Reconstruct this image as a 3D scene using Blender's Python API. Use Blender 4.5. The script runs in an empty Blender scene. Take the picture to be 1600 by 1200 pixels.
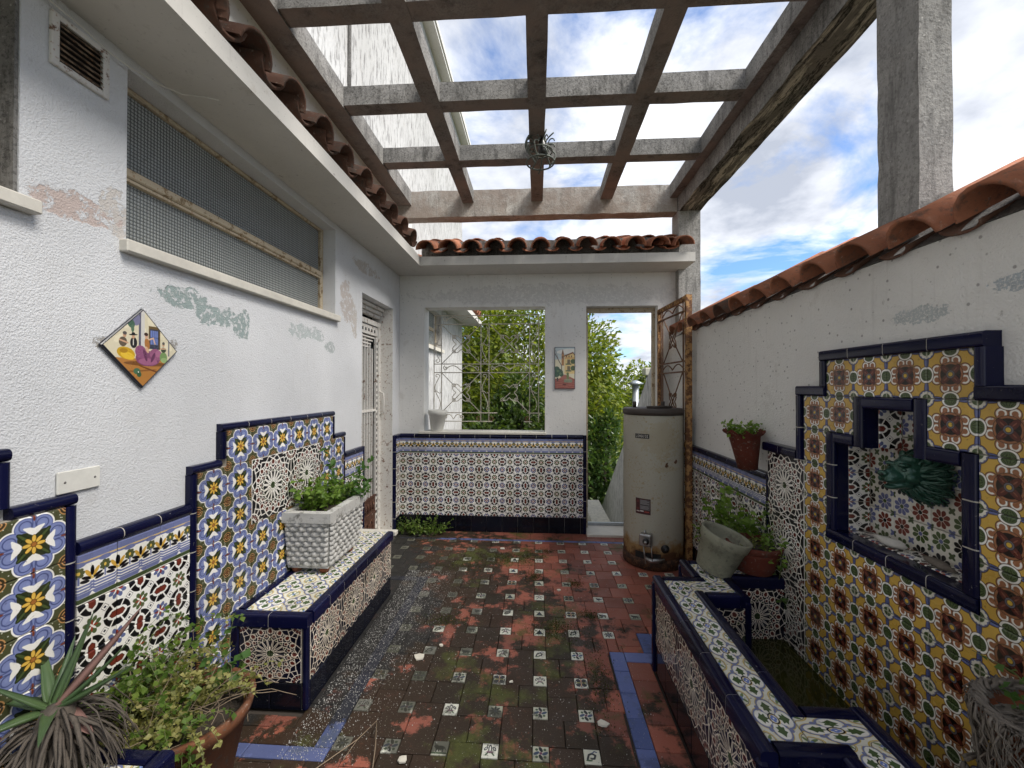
import bpy, bmesh, math, random
import numpy as np
from mathutils import Vector, Matrix, noise as mnoise
random.seed(7); np.random.seed(7)
SC = bpy.context.scene
COL = SC.collection
# ---------------------------------------------------------------- camera
cam = bpy.data.cameras.new('camera'); cam_o = bpy.data.objects.new('camera', cam); COL.objects.link(cam_o)
cam.sensor_fit = 'HORIZONTAL'; cam.sensor_width = 36.0; cam.lens = 36.0*641.17/1600.0
cam.clip_start = 0.02; cam.clip_end = 3000
_y, _p, _r = math.radians(3.4923), math.radians(0.4774), math.radians(0.1076)
_f = Vector((-math.sin(_y)*math.cos(_p), math.cos(_y)*math.cos(_p), math.sin(_p)))
_rt = Vector((math.cos(_y), math.sin(_y), 0)); _u = _rt.cross(_f)
_rt, _u = math.cos(_r)*_rt+math.sin(_r)*_u, -math.sin(_r)*_rt+math.cos(_r)*_u
cam_o.matrix_world = Matrix(((_rt.x, _u.x, -_f.x, 0), (_rt.y, _u.y, -_f.y, 0), (_rt.z, _u.z, -_f.z, 1.4), (0, 0, 0, 1)))
SC.camera = cam_o
# ---------------------------------------------------------------- exposure
SC.view_settings.view_transform = 'Standard'; SC.view_settings.look = 'None'
SC.view_settings.gamma = 1.0; SC.view_settings.use_curve_mapping = False
SC.view_settings.exposure = 1.08
# ---------------------------------------------------------------- sun and sky
SUN_EL, SUN_AZ = math.radians(50), math.radians(112)      # azimuth clockwise from +Y
sun = bpy.data.lights.new('sun', 'SUN'); sun.energy = 3.0; sun.angle = math.radians(26); sun.color = (1.0, 0.95, 0.88)
sun_o = bpy.data.objects.new('sun', sun); COL.objects.link(sun_o); sun_o.location = (4, 1, 9)
_d = Vector((math.sin(SUN_AZ)*math.cos(SUN_EL), math.cos(SUN_AZ)*math.cos(SUN_EL), math.sin(SUN_EL)))
sun_o.rotation_euler = _d.to_track_quat('Z', 'Y').to_euler()
W = bpy.data.worlds.new('World'); SC.world = W; W.use_nodes = True
def build_world():
    nt = W.node_tree; N = nt.nodes; L = nt.links
    for n in list(N): N.remove(n)
    out = N.new('ShaderNodeOutputWorld'); bg = N.new('ShaderNodeBackground'); bg.inputs['Strength'].default_value = 0.12
    sky = N.new('ShaderNodeTexSky'); sky.sky_type = 'NISHITA'; sky.sun_disc = False
    sky.sun_elevation = SUN_EL; sky.sun_rotation = SUN_AZ; sky.air_density = 1.0; sky.dust_density = 0.6; sky.ozone_density = 2.0
    tc = N.new('ShaderNodeTexCoord')
    sep = N.new('ShaderNodeSeparateXYZ'); L.new(tc.outputs['Generated'], sep.inputs[0])
    zz = N.new('ShaderNodeMath'); zz.operation = 'MAXIMUM'; L.new(sep.outputs['Z'], zz.inputs[0]); zz.inputs[1].default_value = 0.0
    za = N.new('ShaderNodeMath'); za.operation = 'ADD'; L.new(zz.outputs[0], za.inputs[0]); za.inputs[1].default_value = 0.22
    cmb = N.new('ShaderNodeCombineXYZ')
    for i, a in enumerate('XY'):
        dv = N.new('ShaderNodeMath'); dv.operation = 'DIVIDE'; L.new(sep.outputs[a], dv.inputs[0]); L.new(za.outputs[0], dv.inputs[1])
        L.new(dv.outputs[0], cmb.inputs[i])
    mp = N.new('ShaderNodeMapping'); L.new(cmb.outputs[0], mp.inputs[0]); mp.inputs['Location'].default_value = CLOUD_OFF; mp.inputs['Scale'].default_value = (1, 1.0, 1)
    n1 = N.new('ShaderNodeTexNoise'); L.new(mp.outputs[0], n1.inputs['Vector'])
    n1.inputs['Scale'].default_value = 1.75; n1.inputs['Detail'].default_value = 12; n1.inputs['Roughness'].default_value = 0.6; n1.inputs['Distortion'].default_value = 0.35
    r1 = N.new('ShaderNodeValToRGB'); L.new(n1.outputs['Fac'], r1.inputs[0])
    r1.color_ramp.elements[0].position = CLOUD_LO; r1.color_ramp.elements[1].position = CLOUD_LO+0.15
    n2 = N.new('ShaderNodeTexNoise'); L.new(mp.outputs[0], n2.inputs['Vector'])
    n2.inputs['Scale'].default_value = 2.3; n2.inputs['Detail'].default_value = 9; n2.inputs['Roughness'].default_value = 0.55
    r2 = N.new('ShaderNodeValToRGB'); L.new(n2.outputs['Fac'], r2.inputs[0])
    e = r2.color_ramp.elements; e[0].position = 0.36; e[0].color = (2.3, 2.5, 2.95, 1); e[1].position = 0.66; e[1].color = (5.7, 5.8, 5.95, 1)
    m = e.new(0.5); m.color = (3.9, 4.05, 4.4, 1)
    mx = N.new('ShaderNodeMix'); mx.data_type = 'RGBA'
    L.new(r1.outputs[0], mx.inputs['Factor'])
    tint = N.new('ShaderNodeMix'); tint.data_type = 'RGBA'; tint.blend_type = 'MULTIPLY'; tint.inputs['Factor'].default_value = 1
    L.new(sky.outputs[0], tint.inputs['A']); tint.inputs['B'].default_value = SKY_TINT
    L.new(tint.outputs['Result'], mx.inputs['A']); L.new(r2.outputs[0], mx.inputs['B'])
    L.new(mx.outputs['Result'], bg.inputs['Color']); L.new(bg.outputs[0], out.inputs[0])
CLOUD_OFF = (0.35, 0.2, 0); CLOUD_LO = 0.35; SKY_TINT = (.60, .76, .95, 1)
build_world()
# ---------------------------------------------------------------- material helpers
class NT:
    def __init__(s, name):
        s.m = bpy.data.materials.new(name); s.m.use_nodes = True
        s.N = s.m.node_tree.nodes; s.L = s.m.node_tree.links
        s.b = s.N['Principled BSDF']; s._pos = None
    def new(s, t): return s.N.new(t)
    def put(s, v, sock):
        if hasattr(v, 'is_output'): s.L.new(v, sock)
        elif isinstance(v, (tuple, list)):
            sock.default_value = tuple(v) if len(v) == len(sock.default_value) else tuple(v)+(1,)
        else: sock.default_value = v
    def pos(s):
        if not s._pos: s._pos = s.new('ShaderNodeNewGeometry').outputs['Position']
        return s._pos
    def obj(s): return s.new('ShaderNodeTexCoord').outputs['Object']
    def uv(s): return s.new('ShaderNodeTexCoord').outputs['UV']
    def rnd(s): return s.new('ShaderNodeObjectInfo').outputs['Random']
    def isl(s): return s.new('ShaderNodeNewGeometry').outputs['Random Per Island']
    def mapping(s, vec, scale=(1, 1, 1), loc=(0, 0, 0), rot=(0, 0, 0)):
        n = s.new('ShaderNodeMapping'); s.L.new(vec, n.inputs[0]); n.inputs['Scale'].default_value = scale
        n.inputs['Location'].default_value = loc; n.inputs['Rotation'].default_value = rot; return n.outputs[0]
    def noise(s, scale, detail=4, rough=0.55, vec=None, dist=0.0):
        n = s.new('ShaderNodeTexNoise'); s.L.new(vec if vec is not None else s.pos(), n.inputs['Vector'])
        n.inputs['Scale'].default_value = scale; n.inputs['Detail'].default_value = detail
        n.inputs['Roughness'].default_value = rough; n.inputs['Distortion'].default_value = dist; return n.outputs['Fac']
    def voro(s, scale, vec=None, feature='F1', out='Distance'):
        n = s.new('ShaderNodeTexVoronoi'); n.feature = feature; s.L.new(vec if vec is not None else s.pos(), n.inputs['Vector'])
        n.inputs['Scale'].default_value = scale; return n.outputs[out]
    def ramp(s, fac, *stops):
        n = s.new('ShaderNodeValToRGB'); s.L.new(fac, n.inputs[0]); e = n.color_ramp.elements
        while len(e) < len(stops): e.new(0.5)
        for q, (p, c) in zip(e, stops):
            q.position = p; q.color = (c, c, c, 1) if not isinstance(c, (tuple, list)) else (tuple(c)+(1,))[:4]
        return n.outputs[0]
    def step(s, fac, a, b): return s.ramp(fac, (min(a, b), 0.0 if a < b else 1.0), (max(a, b), 1.0 if a < b else 0.0))
    def mix(s, f, a, b, mode='MIX'):
        n = s.new('ShaderNodeMix'); n.data_type = 'RGBA'; n.blend_type = mode
        s.put(f, n.inputs['Factor']); s.put(a, n.inputs['A']); s.put(b, n.inputs['B']); return n.outputs['Result']
    def math(s, op, a, b=0.0, clamp=False):
        n = s.new('ShaderNodeMath'); n.operation = op; n.use_clamp = clamp
        s.put(a, n.inputs[0]); s.put(b, n.inputs[1]); return n.outputs[0]
    def sep(s, vec):
        n = s.new('ShaderNodeSeparateXYZ'); s.L.new(vec, n.inputs[0]); return n.outputs
    def near(s, c, r, scale=6, amp=0.9):
        """1 inside a ragged patch round the point c (metres), 0 outside"""
        n = s.new('ShaderNodeVectorMath'); n.operation = 'SUBTRACT'; s.L.new(s.pos(), n.inputs[0]); n.inputs[1].default_value = c
        m = s.new('ShaderNodeVectorMath'); m.operation = 'MULTIPLY'; s.L.new(n.outputs[0], m.inputs[0]); m.inputs[1].default_value = tuple(1.0/q for q in r)
        l = s.new('ShaderNodeVectorMath'); l.operation = 'LENGTH'; s.L.new(m.outputs[0], l.inputs[0])
        q = s.math('ADD', l.outputs['Value'], s.math('MULTIPLY', s.math('SUBTRACT', s.noise(scale, 6, 0.65), 0.5), amp*2.6))
        return s.step(q, 1.0, 0.94)
    def bump(s, h, strength=0.3, dist=0.01, normal=None):
        n = s.new('ShaderNodeBump'); n.inputs['Strength'].default_value = strength; n.inputs['Distance'].default_value = dist
        s.L.new(h, n.inputs['Height'])
        if normal is not None: s.L.new(normal, n.inputs['Normal'])
        return n.outputs[0]
    def done(s, color=None, rough=0.6, normal=None, metal=None, spec=None, **kw):
        if color is not None: s.put(color, s.b.inputs['Base Color'])
        s.put(rough, s.b.inputs['Roughness'])
        if normal is not None: s.L.new(normal, s.b.inputs['Normal'])
        if metal is not None: s.put(metal, s.b.inputs['Metallic'])
        if spec is not None: s.put(spec, s.b.inputs['Specular IOR Level'])
        for k, v in kw.items(): s.put(v, s.b.inputs[k])
        return s.m
# ---------------------------------------------------------------- mesh helpers
class MB:
    def __init__(s): s.v = []; s.f = []; s.mi = []; s.uv = {}; s.sm = []
    def add(s, vs, fs, mi=0, smooth=False, uvs=None):
        o = len(s.v); s.v += [tuple(q) for q in vs]
        for k, f in enumerate(fs):
            if uvs is not None: s.uv[len(s.f)] = uvs[k]
            s.f.append(tuple(o+i for i in f)); s.mi.append(mi); s.sm.append(smooth)
        return s
    def box(s, x0, x1, y0, y1, z0, z1, mi=0, bev=0.0):
        if bev <= 0:
            vs = [(x, y, z) for z in (z0, z1) for y in (y0, y1) for x in (x0, x1)]
            return s.add(vs, [(0, 2, 3, 1), (4, 5, 7, 6), (0, 1, 5, 4), (2, 6, 7, 3), (0, 4, 6, 2), (1, 3, 7, 5)], mi)
        bm = bmesh.new(); bmesh.ops.create_cube(bm, size=1.0)
        for v in bm.verts: v.co = Vector(((x0+x1)/2+v.co.x*(x1-x0), (y0+y1)/2+v.co.y*(y1-y0), (z0+z1)/2+v.co.z*(z1-z0)))
        bmesh.ops.bevel(bm, geom=bm.edges[:], offset=bev, segments=1, affect='EDGES')
        return s.bm(bm, mi)
    def bm(s, bm, mi=0, smooth=False):
        bm.verts.index_update()
        s.add([v.co[:] for v in bm.verts], [[v.index for v in f.verts] for f in bm.faces], mi, smooth); bm.free(); return s
    def rbox(s, x0, x1, y0, y1, z0, z1, mi=0, seg=0.11, jit=0.004, mi_down=None, fr=9.0):
        nx, ny, nz = [max(1, int(round(abs(b-a)/seg))) for a, b in ((x0, x1), (y0, y1), (z0, z1))]
        idx = {}; vs = []; fs = []; mis = []
        def V(i, j, k):
            if (i, j, k) not in idx:
                p = Vector((x0+(x1-x0)*i/nx, y0+(y1-y0)*j/ny, z0+(z1-z0)*k/nz))
                idx[(i, j, k)] = len(vs); d = mnoise.noise_vector(p*fr)*jit+mnoise.noise_vector(p*31)*jit*0.5; vs.append(tuple(p+d))
            return idx[(i, j, k)]
        def quads(na, nb, fn, m):
            for a in range(na):
                for b in range(nb): fs.append([V(*fn(a, b)), V(*fn(a+1, b)), V(*fn(a+1, b+1)), V(*fn(a, b+1))]); mis.append(m)
        md = mi if mi_down is None else mi_down
        quads(nx, ny, lambda a, b: (a, ny-b, 0), md); quads(nx, ny, lambda a, b: (a, b, nz), mi)
        quads(nx, nz, lambda a, b: (a, 0, b), mi); quads(nx, nz, lambda a, b: (nx-a, ny, b), mi)
        quads(ny, nz, lambda a, b: (0, ny-a, b), mi); quads(ny, nz, lambda a, b: (nx, a, b), mi)
        o = len(s.v); s.v += vs
        for f, m in zip(fs, mis): s.f.append(tuple(o+i for i in f)); s.mi.append(m); s.sm.append(False)
        return s
    def tube(s, pts, r, n=6, mi=0, closed=False, smooth=True, flat=1.0):
        P = [Vector(p) for p in pts]; k = len(P); R = r if isinstance(r, (list, tuple)) else [r]*k
        vs = []; up = None
        for i in range(k):
            a = P[(i-1) % k] if (closed or i > 0) else P[i]; b = P[(i+1) % k] if (closed or i < k-1) else P[i]
            t = (b-a); t = t.normalized() if t.length > 1e-9 else Vector((0, 0, 1))
            if up is None: up = Vector((0, 0, 1)) if abs(t.z) < 0.9 else Vector((1, 0, 0))
            x = up.cross(t)
            if x.length < 1e-6: x = Vector((1, 0, 0)).cross(t)
            x.normalize(); y = t.cross(x); up = y
            for j in range(n):
                q = 2*math.pi*j/n; vs.append(P[i]+x*math.cos(q)*R[i]+y*math.sin(q)*R[i]*flat)
        fs = []
        for i in range(k if closed else k-1):
            for j in range(n):
                a = i*n+j; b = i*n+(j+1) % n; c = ((i+1) % k)*n+(j+1) % n; d = ((i+1) % k)*n+j; fs.append((a, b, c, d))
        if not closed: fs += [tuple(range(n))[::-1], tuple(range((k-1)*n, k*n))]
        return s.add(vs, fs, mi, smooth)
    def lathe(s, prof, c=(0, 0, 0), n=24, mi=0, smooth=True, wob=0.0, M=None):
        vs = []; fs = []
        for i, (r, z) in enumerate(prof):
            for j in range(n):
                q = 2*math.pi*j/n; rr = r*(1+wob*mnoise.noise(Vector((math.cos(q)*2, math.sin(q)*2, z*6))))
                p = Vector((rr*math.cos(q), rr*math.sin(q), z))
                if M is not None: p = M @ p
                vs.append((c[0]+p.x, c[1]+p.y, c[2]+p.z))
        for i in range(len(prof)-1):
            for j in range(n): fs.append((i*n+j, i*n+(j+1) % n, (i+1)*n+(j+1) % n, (i+1)*n+j))
        if prof[0][0] > 1e-4: fs.append(tuple(range(n))[::-1])
        if prof[-1][0] > 1e-4: fs.append(tuple(range((len(prof)-1)*n, len(prof)*n)))
        return s.add(vs, fs, mi, smooth)
    def sphere(s, c, r, seg=10, rings=7, mi=0, M=None):
        r = r if isinstance(r, (tuple, list)) else (r, r, r)
        bm = bmesh.new(); bmesh.ops.create_uvsphere(bm, u_segments=seg, v_segments=rings, radius=1)
        for v in bm.verts:
            p = Vector((v.co.x*r[0], v.co.y*r[1], v.co.z*r[2]))
            if M is not None: p = M @ p
            v.co = p+Vector(c)
        return s.bm(bm, mi, True)
    def mesh(s, name, mats, center=True):
        me = bpy.data.meshes.new(name); V = np.array(s.v, float) if s.v else np.zeros((0, 3))
        c = (V.min(0)+V.max(0))/2 if center and len(V) else np.zeros(3)
        me.from_pydata((V-c).tolist(), [], s.f)
        for m in (mats if isinstance(mats, (list, tuple)) else [mats]): me.materials.append(m)
        me.polygons.foreach_set('material_index', s.mi); me.polygons.foreach_set('use_smooth', s.sm)
        if s.uv:
            l = me.uv_layers.new(name='UVMap')
            for k, uvs in s.uv.items():
                p = me.polygons[k]
                for li, q in zip(p.loop_indices, uvs): l.data[li].uv = q
        me.update(); return me, Vector(c)
WORLD = {}      # world location of every parent (no parent is rotated)
def props(o, label=None, cat=None, group=None, kind=None):
    if label: o['label'] = label
    if cat: o['category'] = cat
    if group: o['group'] = group
    if kind: o['kind'] = kind
    return o
def thing(name, loc, label=None, cat=None, group=None, kind=None, parent=None):
    o = bpy.data.objects.new(name, None); COL.objects.link(o); o.empty_display_size = 0.1
    if parent: o.parent = parent; o.location = Vector(loc)-WORLD[parent.name]
    else: o.location = loc
    WORLD[o.name] = Vector(loc); return props(o, label, cat, group, kind)
def link(name, me, parent=None, M=None, loc=None):
    o = bpy.data.objects.new(name, me); COL.objects.link(o)
    if M is None: M = Matrix.Translation(loc if loc is not None else Vector())
    WORLD[o.name] = M.to_translation()
    if parent:
        # a part's own parts ride on an unrotated parent
        o.parent = parent; o.matrix_basis = Matrix.Translation(-WORLD[parent.name]) @ M
    else: o.matrix_basis = M
    return o
def obj(name, mb, mats, parent=None, label=None, cat=None, group=None, kind=None):
    me, c = mb.mesh(name, mats); return props(link(name, me, parent, loc=c), label, cat, group, kind)
# wall frames: columns u (to the right), v (up), n (out of the surface)
def frame(kind, p, u, v):
    if kind == 'L': o = (p, u, v); U, Vv, Nn = (0, 1, 0), (0, 0, 1), (1, 0, 0)
    elif kind == 'R': o = (p, -u, v); U, Vv, Nn = (0, -1, 0), (0, 0, 1), (-1, 0, 0)
    elif kind == 'B': o = (u, p, v); U, Vv, Nn = (1, 0, 0), (0, 0, 1), (0, -1, 0)
    elif kind == 'U': o = (u, v, p); U, Vv, Nn = (1, 0, 0), (0, 1, 0), (0, 0, 1)
    return Matrix(((U[0], Vv[0], Nn[0], o[0]), (U[1], Vv[1], Nn[1], o[1]), (U[2], Vv[2], Nn[2], o[2]), (0, 0, 0, 1)))
_tm = {}
def tile_mesh(name, w, h, t, mat, uv=(0, 0, 1, 1), bev=0.0025):
    key = (name, round(w, 4), round(h, 4), t, mat.name, tuple(round(q, 3) for q in uv))
    if key in _tm: return _tm[key]
    a, b = w/2, h/2; i = min(bev, a*0.4, b*0.4); mb = MB()
    vs = [(-a, -b, 0), (a, -b, 0), (a, b, 0), (-a, b, 0), (-a, -b, t-i), (a, -b, t-i), (a, b, t-i), (-a, b, t-i),
          (-a+i, -b+i, t), (a-i, -b+i, t), (a-i, b-i, t), (-a+i, b-i, t)]
    fs = [(8, 9, 10, 11), (4, 5, 9, 8), (5, 6, 10, 9), (6, 7, 11, 10), (7, 4, 8, 11), (0, 1, 5, 4), (1, 2, 6, 5), (2, 3, 7, 6), (3, 0, 4, 7)]
    def q(p): return (uv[0]+(p[0]+a)/w*(uv[2]-uv[0]), uv[1]+(p[1]+b)/h*(uv[3]-uv[1]))
    mb.add(vs, fs, 0, False, [[q(vs[k]) for k in f] for f in fs])
    _tm[key] = mb.mesh(name, mat, center=False)[0]; return _tm[key]
GAP = 0.0022
def tile(parent, name, kind, p, u0, u1, v0, v1, mat, uv=(0, 0, 1, 1), t=0.008, gap=GAP, jit=0.0008):
    me = tile_mesh(name, u1-u0-gap, v1-v0-gap, t, mat, uv)
    M = frame(kind, p+random.uniform(-jit, jit)*0, (u0+u1)/2, (v0+v1)/2)
    M = M @ Matrix.Translation((0, 0, random.uniform(-jit, jit))) @ Matrix.Rotation(random.uniform(-.006, .006), 4, 'X') @ Matrix.Rotation(random.uniform(-.006, .006), 4, 'Y')
    return link(name, me, parent, M)
def tiles(parent, name, kind, p, u0, v0, T, ncol, nrow, mat, keep=None, clip=None, Tv=None, uvf=None, t=0.008):
    Tv = Tv or T
    for r in range(nrow):
        for c in range(ncol):
            a0, a1, b0, b1 = u0+c*T, u0+(c+1)*T, v0+r*Tv, v0+(r+1)*Tv
            if keep and not keep(c, r): continue
            uv = [0, 0, 1, 1] if uvf is None else list(uvf(c, r))
            if clip:
                x0, x1, y0, y1 = max(a0, clip[0]), min(a1, clip[1]), max(b0, clip[2]), min(b1, clip[3])
                if x1-x0 < 0.012 or y1-y0 < 0.012: continue
                du, dv = uv[2]-uv[0], uv[3]-uv[1]
                uv = [uv[0]+du*(x0-a0)/T, uv[1]+dv*(y0-b0)/Tv, uv[0]+du*(x1-a0)/T, uv[1]+dv*(y1-b0)/Tv]
                a0, a1, b0, b1 = x0, x1, y0, y1
            m = mat(c, r) if callable(mat) else mat
            tile(parent, name, kind, p, a0, a1, b0, b1, m, uv, t)
_cm = {}
def cap_mesh(L, h, d, mat, seg=8, round_=.85):
    """bullnose trim: runs along local x, h high (local y), stands d proud (local z)"""
    key = (round(L, 4), round(h, 4), round(d, 4), mat.name, round_)
    if key in _cm: return _cm[key]
    prof = [(-h/2, 0.0)]
    r = min(h/2, d)*round_
    for cx_, a0 in ((-h/2+r, math.pi), (h/2-r, math.pi/2)):
        for k in range(seg//2+1):
            q = a0-math.pi/2*k/(seg//2); prof.append((cx_+r*math.cos(q), d-r+r*math.sin(q)))
    prof.append((h/2, 0.0)); mb = MB(); n = len(prof); e = 0.0012
    vs = [(-L/2+e, a, b) for a, b in prof]+[(L/2-e, a, b) for a, b in prof]
    fs = [(i, i+n, i+n+1, i+1)[::-1] for i in range(n-1)]
    mb.add(vs, fs, 0, True); mb.add(vs, [tuple(range(n)), tuple(range(n, 2*n))[::-1]], 0, False)
    _cm[key] = mb.mesh('cap_tile', mat, center=False)[0]
    return _cm[key]
def cap_run(parent, kind, p, a, b, h, d, mat, T=0.15, name='cap_tile', round_=.85):
    """a row of navy trim tiles from (u,v) a to b on a wall"""
    A, B = Vector((a[0], a[1])), Vector((b[0], b[1])); L = (B-A).length; n = max(1, int(round(L/T))); w = L/n
    ang = math.atan2(B.y-A.y, B.x-A.x); mid = (A+B)/2
    link('grout_line', cap_mesh(L-.003, h-.0016, d-.0011, globals()['M']['pale_grout'], round_=round_), parent, frame(kind, p, mid.x, mid.y) @ Matrix.Rotation(ang, 4, 'Z'))
    for k in range(n):
        c = A+(B-A)*((k+0.5)/n)
        M = frame(kind, p, c.x, c.y) @ Matrix.Rotation(ang+random.uniform(-.003, .003), 4, 'Z') @ Matrix.Translation((0, 0, random.uniform(-.0003, .0006)))
        link(name, cap_mesh(w-GAP*0.75, h, d, mat, round_=round_), parent, M)
def fast_mesh(name, V, F4, mat):
    """numpy quads -> mesh"""
    me = bpy.data.meshes.new(name); n = len(V); k = len(F4)
    me.vertices.add(n); me.vertices.foreach_set('co', np.asarray(V, np.float32).ravel())
    me.loops.add(k*4); me.loops.foreach_set('vertex_index', np.asarray(F4, np.int32).ravel())
    me.polygons.add(k); me.polygons.foreach_set('loop_start', np.arange(0, k*4, 4, dtype=np.int32))
    me.update(calc_edges=True); me.materials.append(mat); return me
def leaf_mesh(name, P, size, mat, up=0.5, aspect=0.5, center=(0, 0, 0), dirs=None, fold=0.25, rng=np.random):
    """folded leaf-shaped pieces: 5 corners each as two quads"""
    P = np.asarray(P, float); n = len(P); s = size*(0.6+0.8*rng.rand(n))[:, None]
    d = rng.normal(size=(n, 3)) if dirs is None else np.asarray(dirs, float)+rng.normal(size=(n, 3))*0.35
    d /= np.linalg.norm(d, axis=1)[:, None]+1e-9
    nr = rng.normal(size=(n, 3)); nr[:, 2] = np.abs(nr[:, 2])+up*2
    sd = np.cross(d, nr); sd /= np.linalg.norm(sd, axis=1)[:, None]+1e-9
    nr = np.cross(sd, d)
    a = P; t = P+d*s; m1 = P+d*s*0.45
    l = m1+sd*s*aspect*0.5+nr*s*fold*0.5; r = m1-sd*s*aspect*0.5+nr*s*fold*0.5
    mid = P+d*s*0.5
    V = np.stack([a, l, t, r, mid], 1).reshape(-1, 3)
    b = np.arange(n)[:, None]*5
    F = np.concatenate([b+np.array([[0, 4, 2, 1]]), b+np.array([[0, 3, 2, 4]])], 1).reshape(-1, 4)
    return fast_mesh(name, V-np.asarray(center), F, mat)
# ---------------------------------------------------------------- glazed tile prints, drawn with numpy
class Pic:
    def __init__(s, n=192, m=None, bg=(235, 232, 222)):
        s.w, s.h = n, m or n
        x = (np.arange(s.w)+.5)/s.w; y = (np.arange(s.h)+.5)/s.h*(s.h/s.w)
        s.X, s.Y = np.meshgrid(x, y); s.aa = 1.2/s.w; s.H = s.h/s.w
        s.c = np.ones((s.h, s.w, 3))*np.array(bg)/255.0
    def m(s, d): return np.clip(0.5-d/s.aa, 0, 1)
    def paint(s, m, col): s.c = s.c*(1-m[..., None])+np.array(col)/255.0*m[..., None]; return s
    def dot(s, x, y, r, col): return s.paint(s.m(np.hypot(s.X-x, s.Y-y)-r), col)
    def ring(s, x, y, r, t, col): return s.paint(s.m(np.abs(np.hypot(s.X-x, s.Y-y)-r)-t/2), col)
    def de(s, x, y, a, b, ang=0):
        c, q = math.cos(ang), math.sin(ang); u = (s.X-x)*c+(s.Y-y)*q; v = -(s.X-x)*q+(s.Y-y)*c
        k = np.sqrt((u/a)**2+(v/b)**2)+1e-9; g = np.sqrt((u/a**2)**2+(v/b**2)**2)+1e-9
        return (k-1)*k/g
    def ell(s, x, y, a, b, ang, col): return s.paint(s.m(s.de(x, y, a, b, ang)), col)
    def seg(s, x0, y0, x1, y1, t, col):
        dx, dy = x1-x0, y1-y0; q = np.clip(((s.X-x0)*dx+(s.Y-y0)*dy)/(dx*dx+dy*dy+1e-12), 0, 1)
        return s.paint(s.m(np.hypot(s.X-x0-q*dx, s.Y-y0-q*dy)-t/2), col)
    def line(s, pts, t, col):
        for a, b in zip(pts[:-1], pts[1:]): s.seg(a[0], a[1], b[0], b[1], t, col)
        return s
    def rect(s, x0, y0, x1, y1, col):
        return s.paint(s.m(np.maximum(np.maximum(x0-s.X, s.X-x1), np.maximum(y0-s.Y, s.Y-y1))), col)
    def poly(s, pts, col, grow=0.0):
        d = np.full(s.X.shape, 1e9); ins = np.zeros(s.X.shape, bool); n = len(pts)
        for i in range(n):
            ax, ay = pts[i]; bx, by = pts[(i+1) % n]; dx, dy = bx-ax, by-ay
            q = np.clip(((s.X-ax)*dx+(s.Y-ay)*dy)/(dx*dx+dy*dy+1e-12), 0, 1)
            d = np.minimum(d, np.hypot(s.X-ax-q*dx, s.Y-ay-q*dy))
            c = ((ay > s.Y) != (by > s.Y)) & (s.X < (bx-ax)*(s.Y-ay)/((by-ay) if abs(by-ay) > 1e-9 else 1e-9)+ax); ins ^= c
        return s.paint(s.m(np.where(ins, -d, d)-grow), col)
    def image(s, name):
        im = bpy.data.images.new(name, s.w, s.h, alpha=False)
        a = np.ones((s.h, s.w, 4), np.float32); a[..., :3] = np.clip(s.c, 0, 1)
        im.pixels.foreach_set(a.ravel()); im.update(); im.pack(); return im
NAVY, OLIVE, BLUE, DBLUE, WHITE, GREEN, MAROON, BLACK, TAN, YEL = (10, 12, 38), (76, 78, 52), (126, 137, 184), (76, 86, 132), (242, 240, 234), (70, 88, 48), (112, 48, 36), (16, 16, 20), (190, 142, 92), (214, 166, 62)
D8 = [k*math.pi/4 for k in range(8)]; D4 = [k*math.pi/2 for k in range(4)]
def pic_blue():
    p = Pic(224, bg=OLIVE); r = np.random.RandomState(3)
    for k in range(60):
        x, y = r.rand(2)
        p.dot(x, y, .011, (205, 205, 190))
    for x in (0, 1):
        for y in (0, 1): p.ell(x, y, .12, .12, 0, (58, 50, 34)).ring(x, y, .115, .02, TAN).ring(x, y, .06, .022, TAN).dot(x, y, .025, (150, 96, 60))
    def quat(g, col):
        for a in D4:
            cx, cy = .5+.325*math.cos(a), .5+.325*math.sin(a)
            for sg in (-1, 1): p.dot(cx-sg*.12*math.sin(a), cy+sg*.12*math.cos(a), .158+g, col)
        p.dot(.5, .5, .335+g, col)
    quat(.034, WHITE); quat(.006, (80, 92, 150)); quat(-.008, BLUE)
    for a in D4: p.ell(.5+.13*math.cos(a+.785), .5+.13*math.sin(a+.785), .17, .12, a+.785, (50, 56, 36))
    p.dot(.5, .5, .23, (50, 56, 36))
    for a in D4:
        ca, sa = math.cos(a), math.sin(a)
        P = lambda u, v: (.5+u*ca-v*sa, .5+u*sa+v*ca)
        for sg in (-1, 1):
            x, y = P(.345, sg*.125); p.ring(x, y, .09, .02, DBLUE); p.dot(*P(.345, sg*.11), .042, (130, 142, 188))
            p.line([P(.27, sg*.03), P(.38, sg*.02), P(.5, sg*.03)], .016, DBLUE)
        p.ell(*P(.47, 0), .06, .018, a, (120, 60, 42))
        p.poly([P(.17, 0), P(.22, .07), P(.31, .145), P(.30, .06), P(.27, 0), P(.30, -.06), P(.31, -.145), P(.22, -.07)], WHITE, .014)
    for a in D4:
        b = a+math.pi/4; p.ell(.5+.2*math.cos(b), .5+.2*math.sin(b), .15, .05, b, (40, 50, 30)); p.ell(.5+.21*math.cos(b), .5+.21*math.sin(b), .12, .02, b, (74, 88, 50))
    p.dot(.5, .5, .13, (40, 48, 30))
    for a in D8: p.ell(.5+.105*math.cos(a), .5+.105*math.sin(a), .07, .036, a, (96, 66, 18)); p.ell(.5+.105*math.cos(a), .5+.105*math.sin(a), .062, .029, a, (226, 184, 84))
    p.dot(.5, .5, .048, (96, 60, 26)); p.dot(.5, .5, .038, (164, 106, 52)); return p
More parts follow.
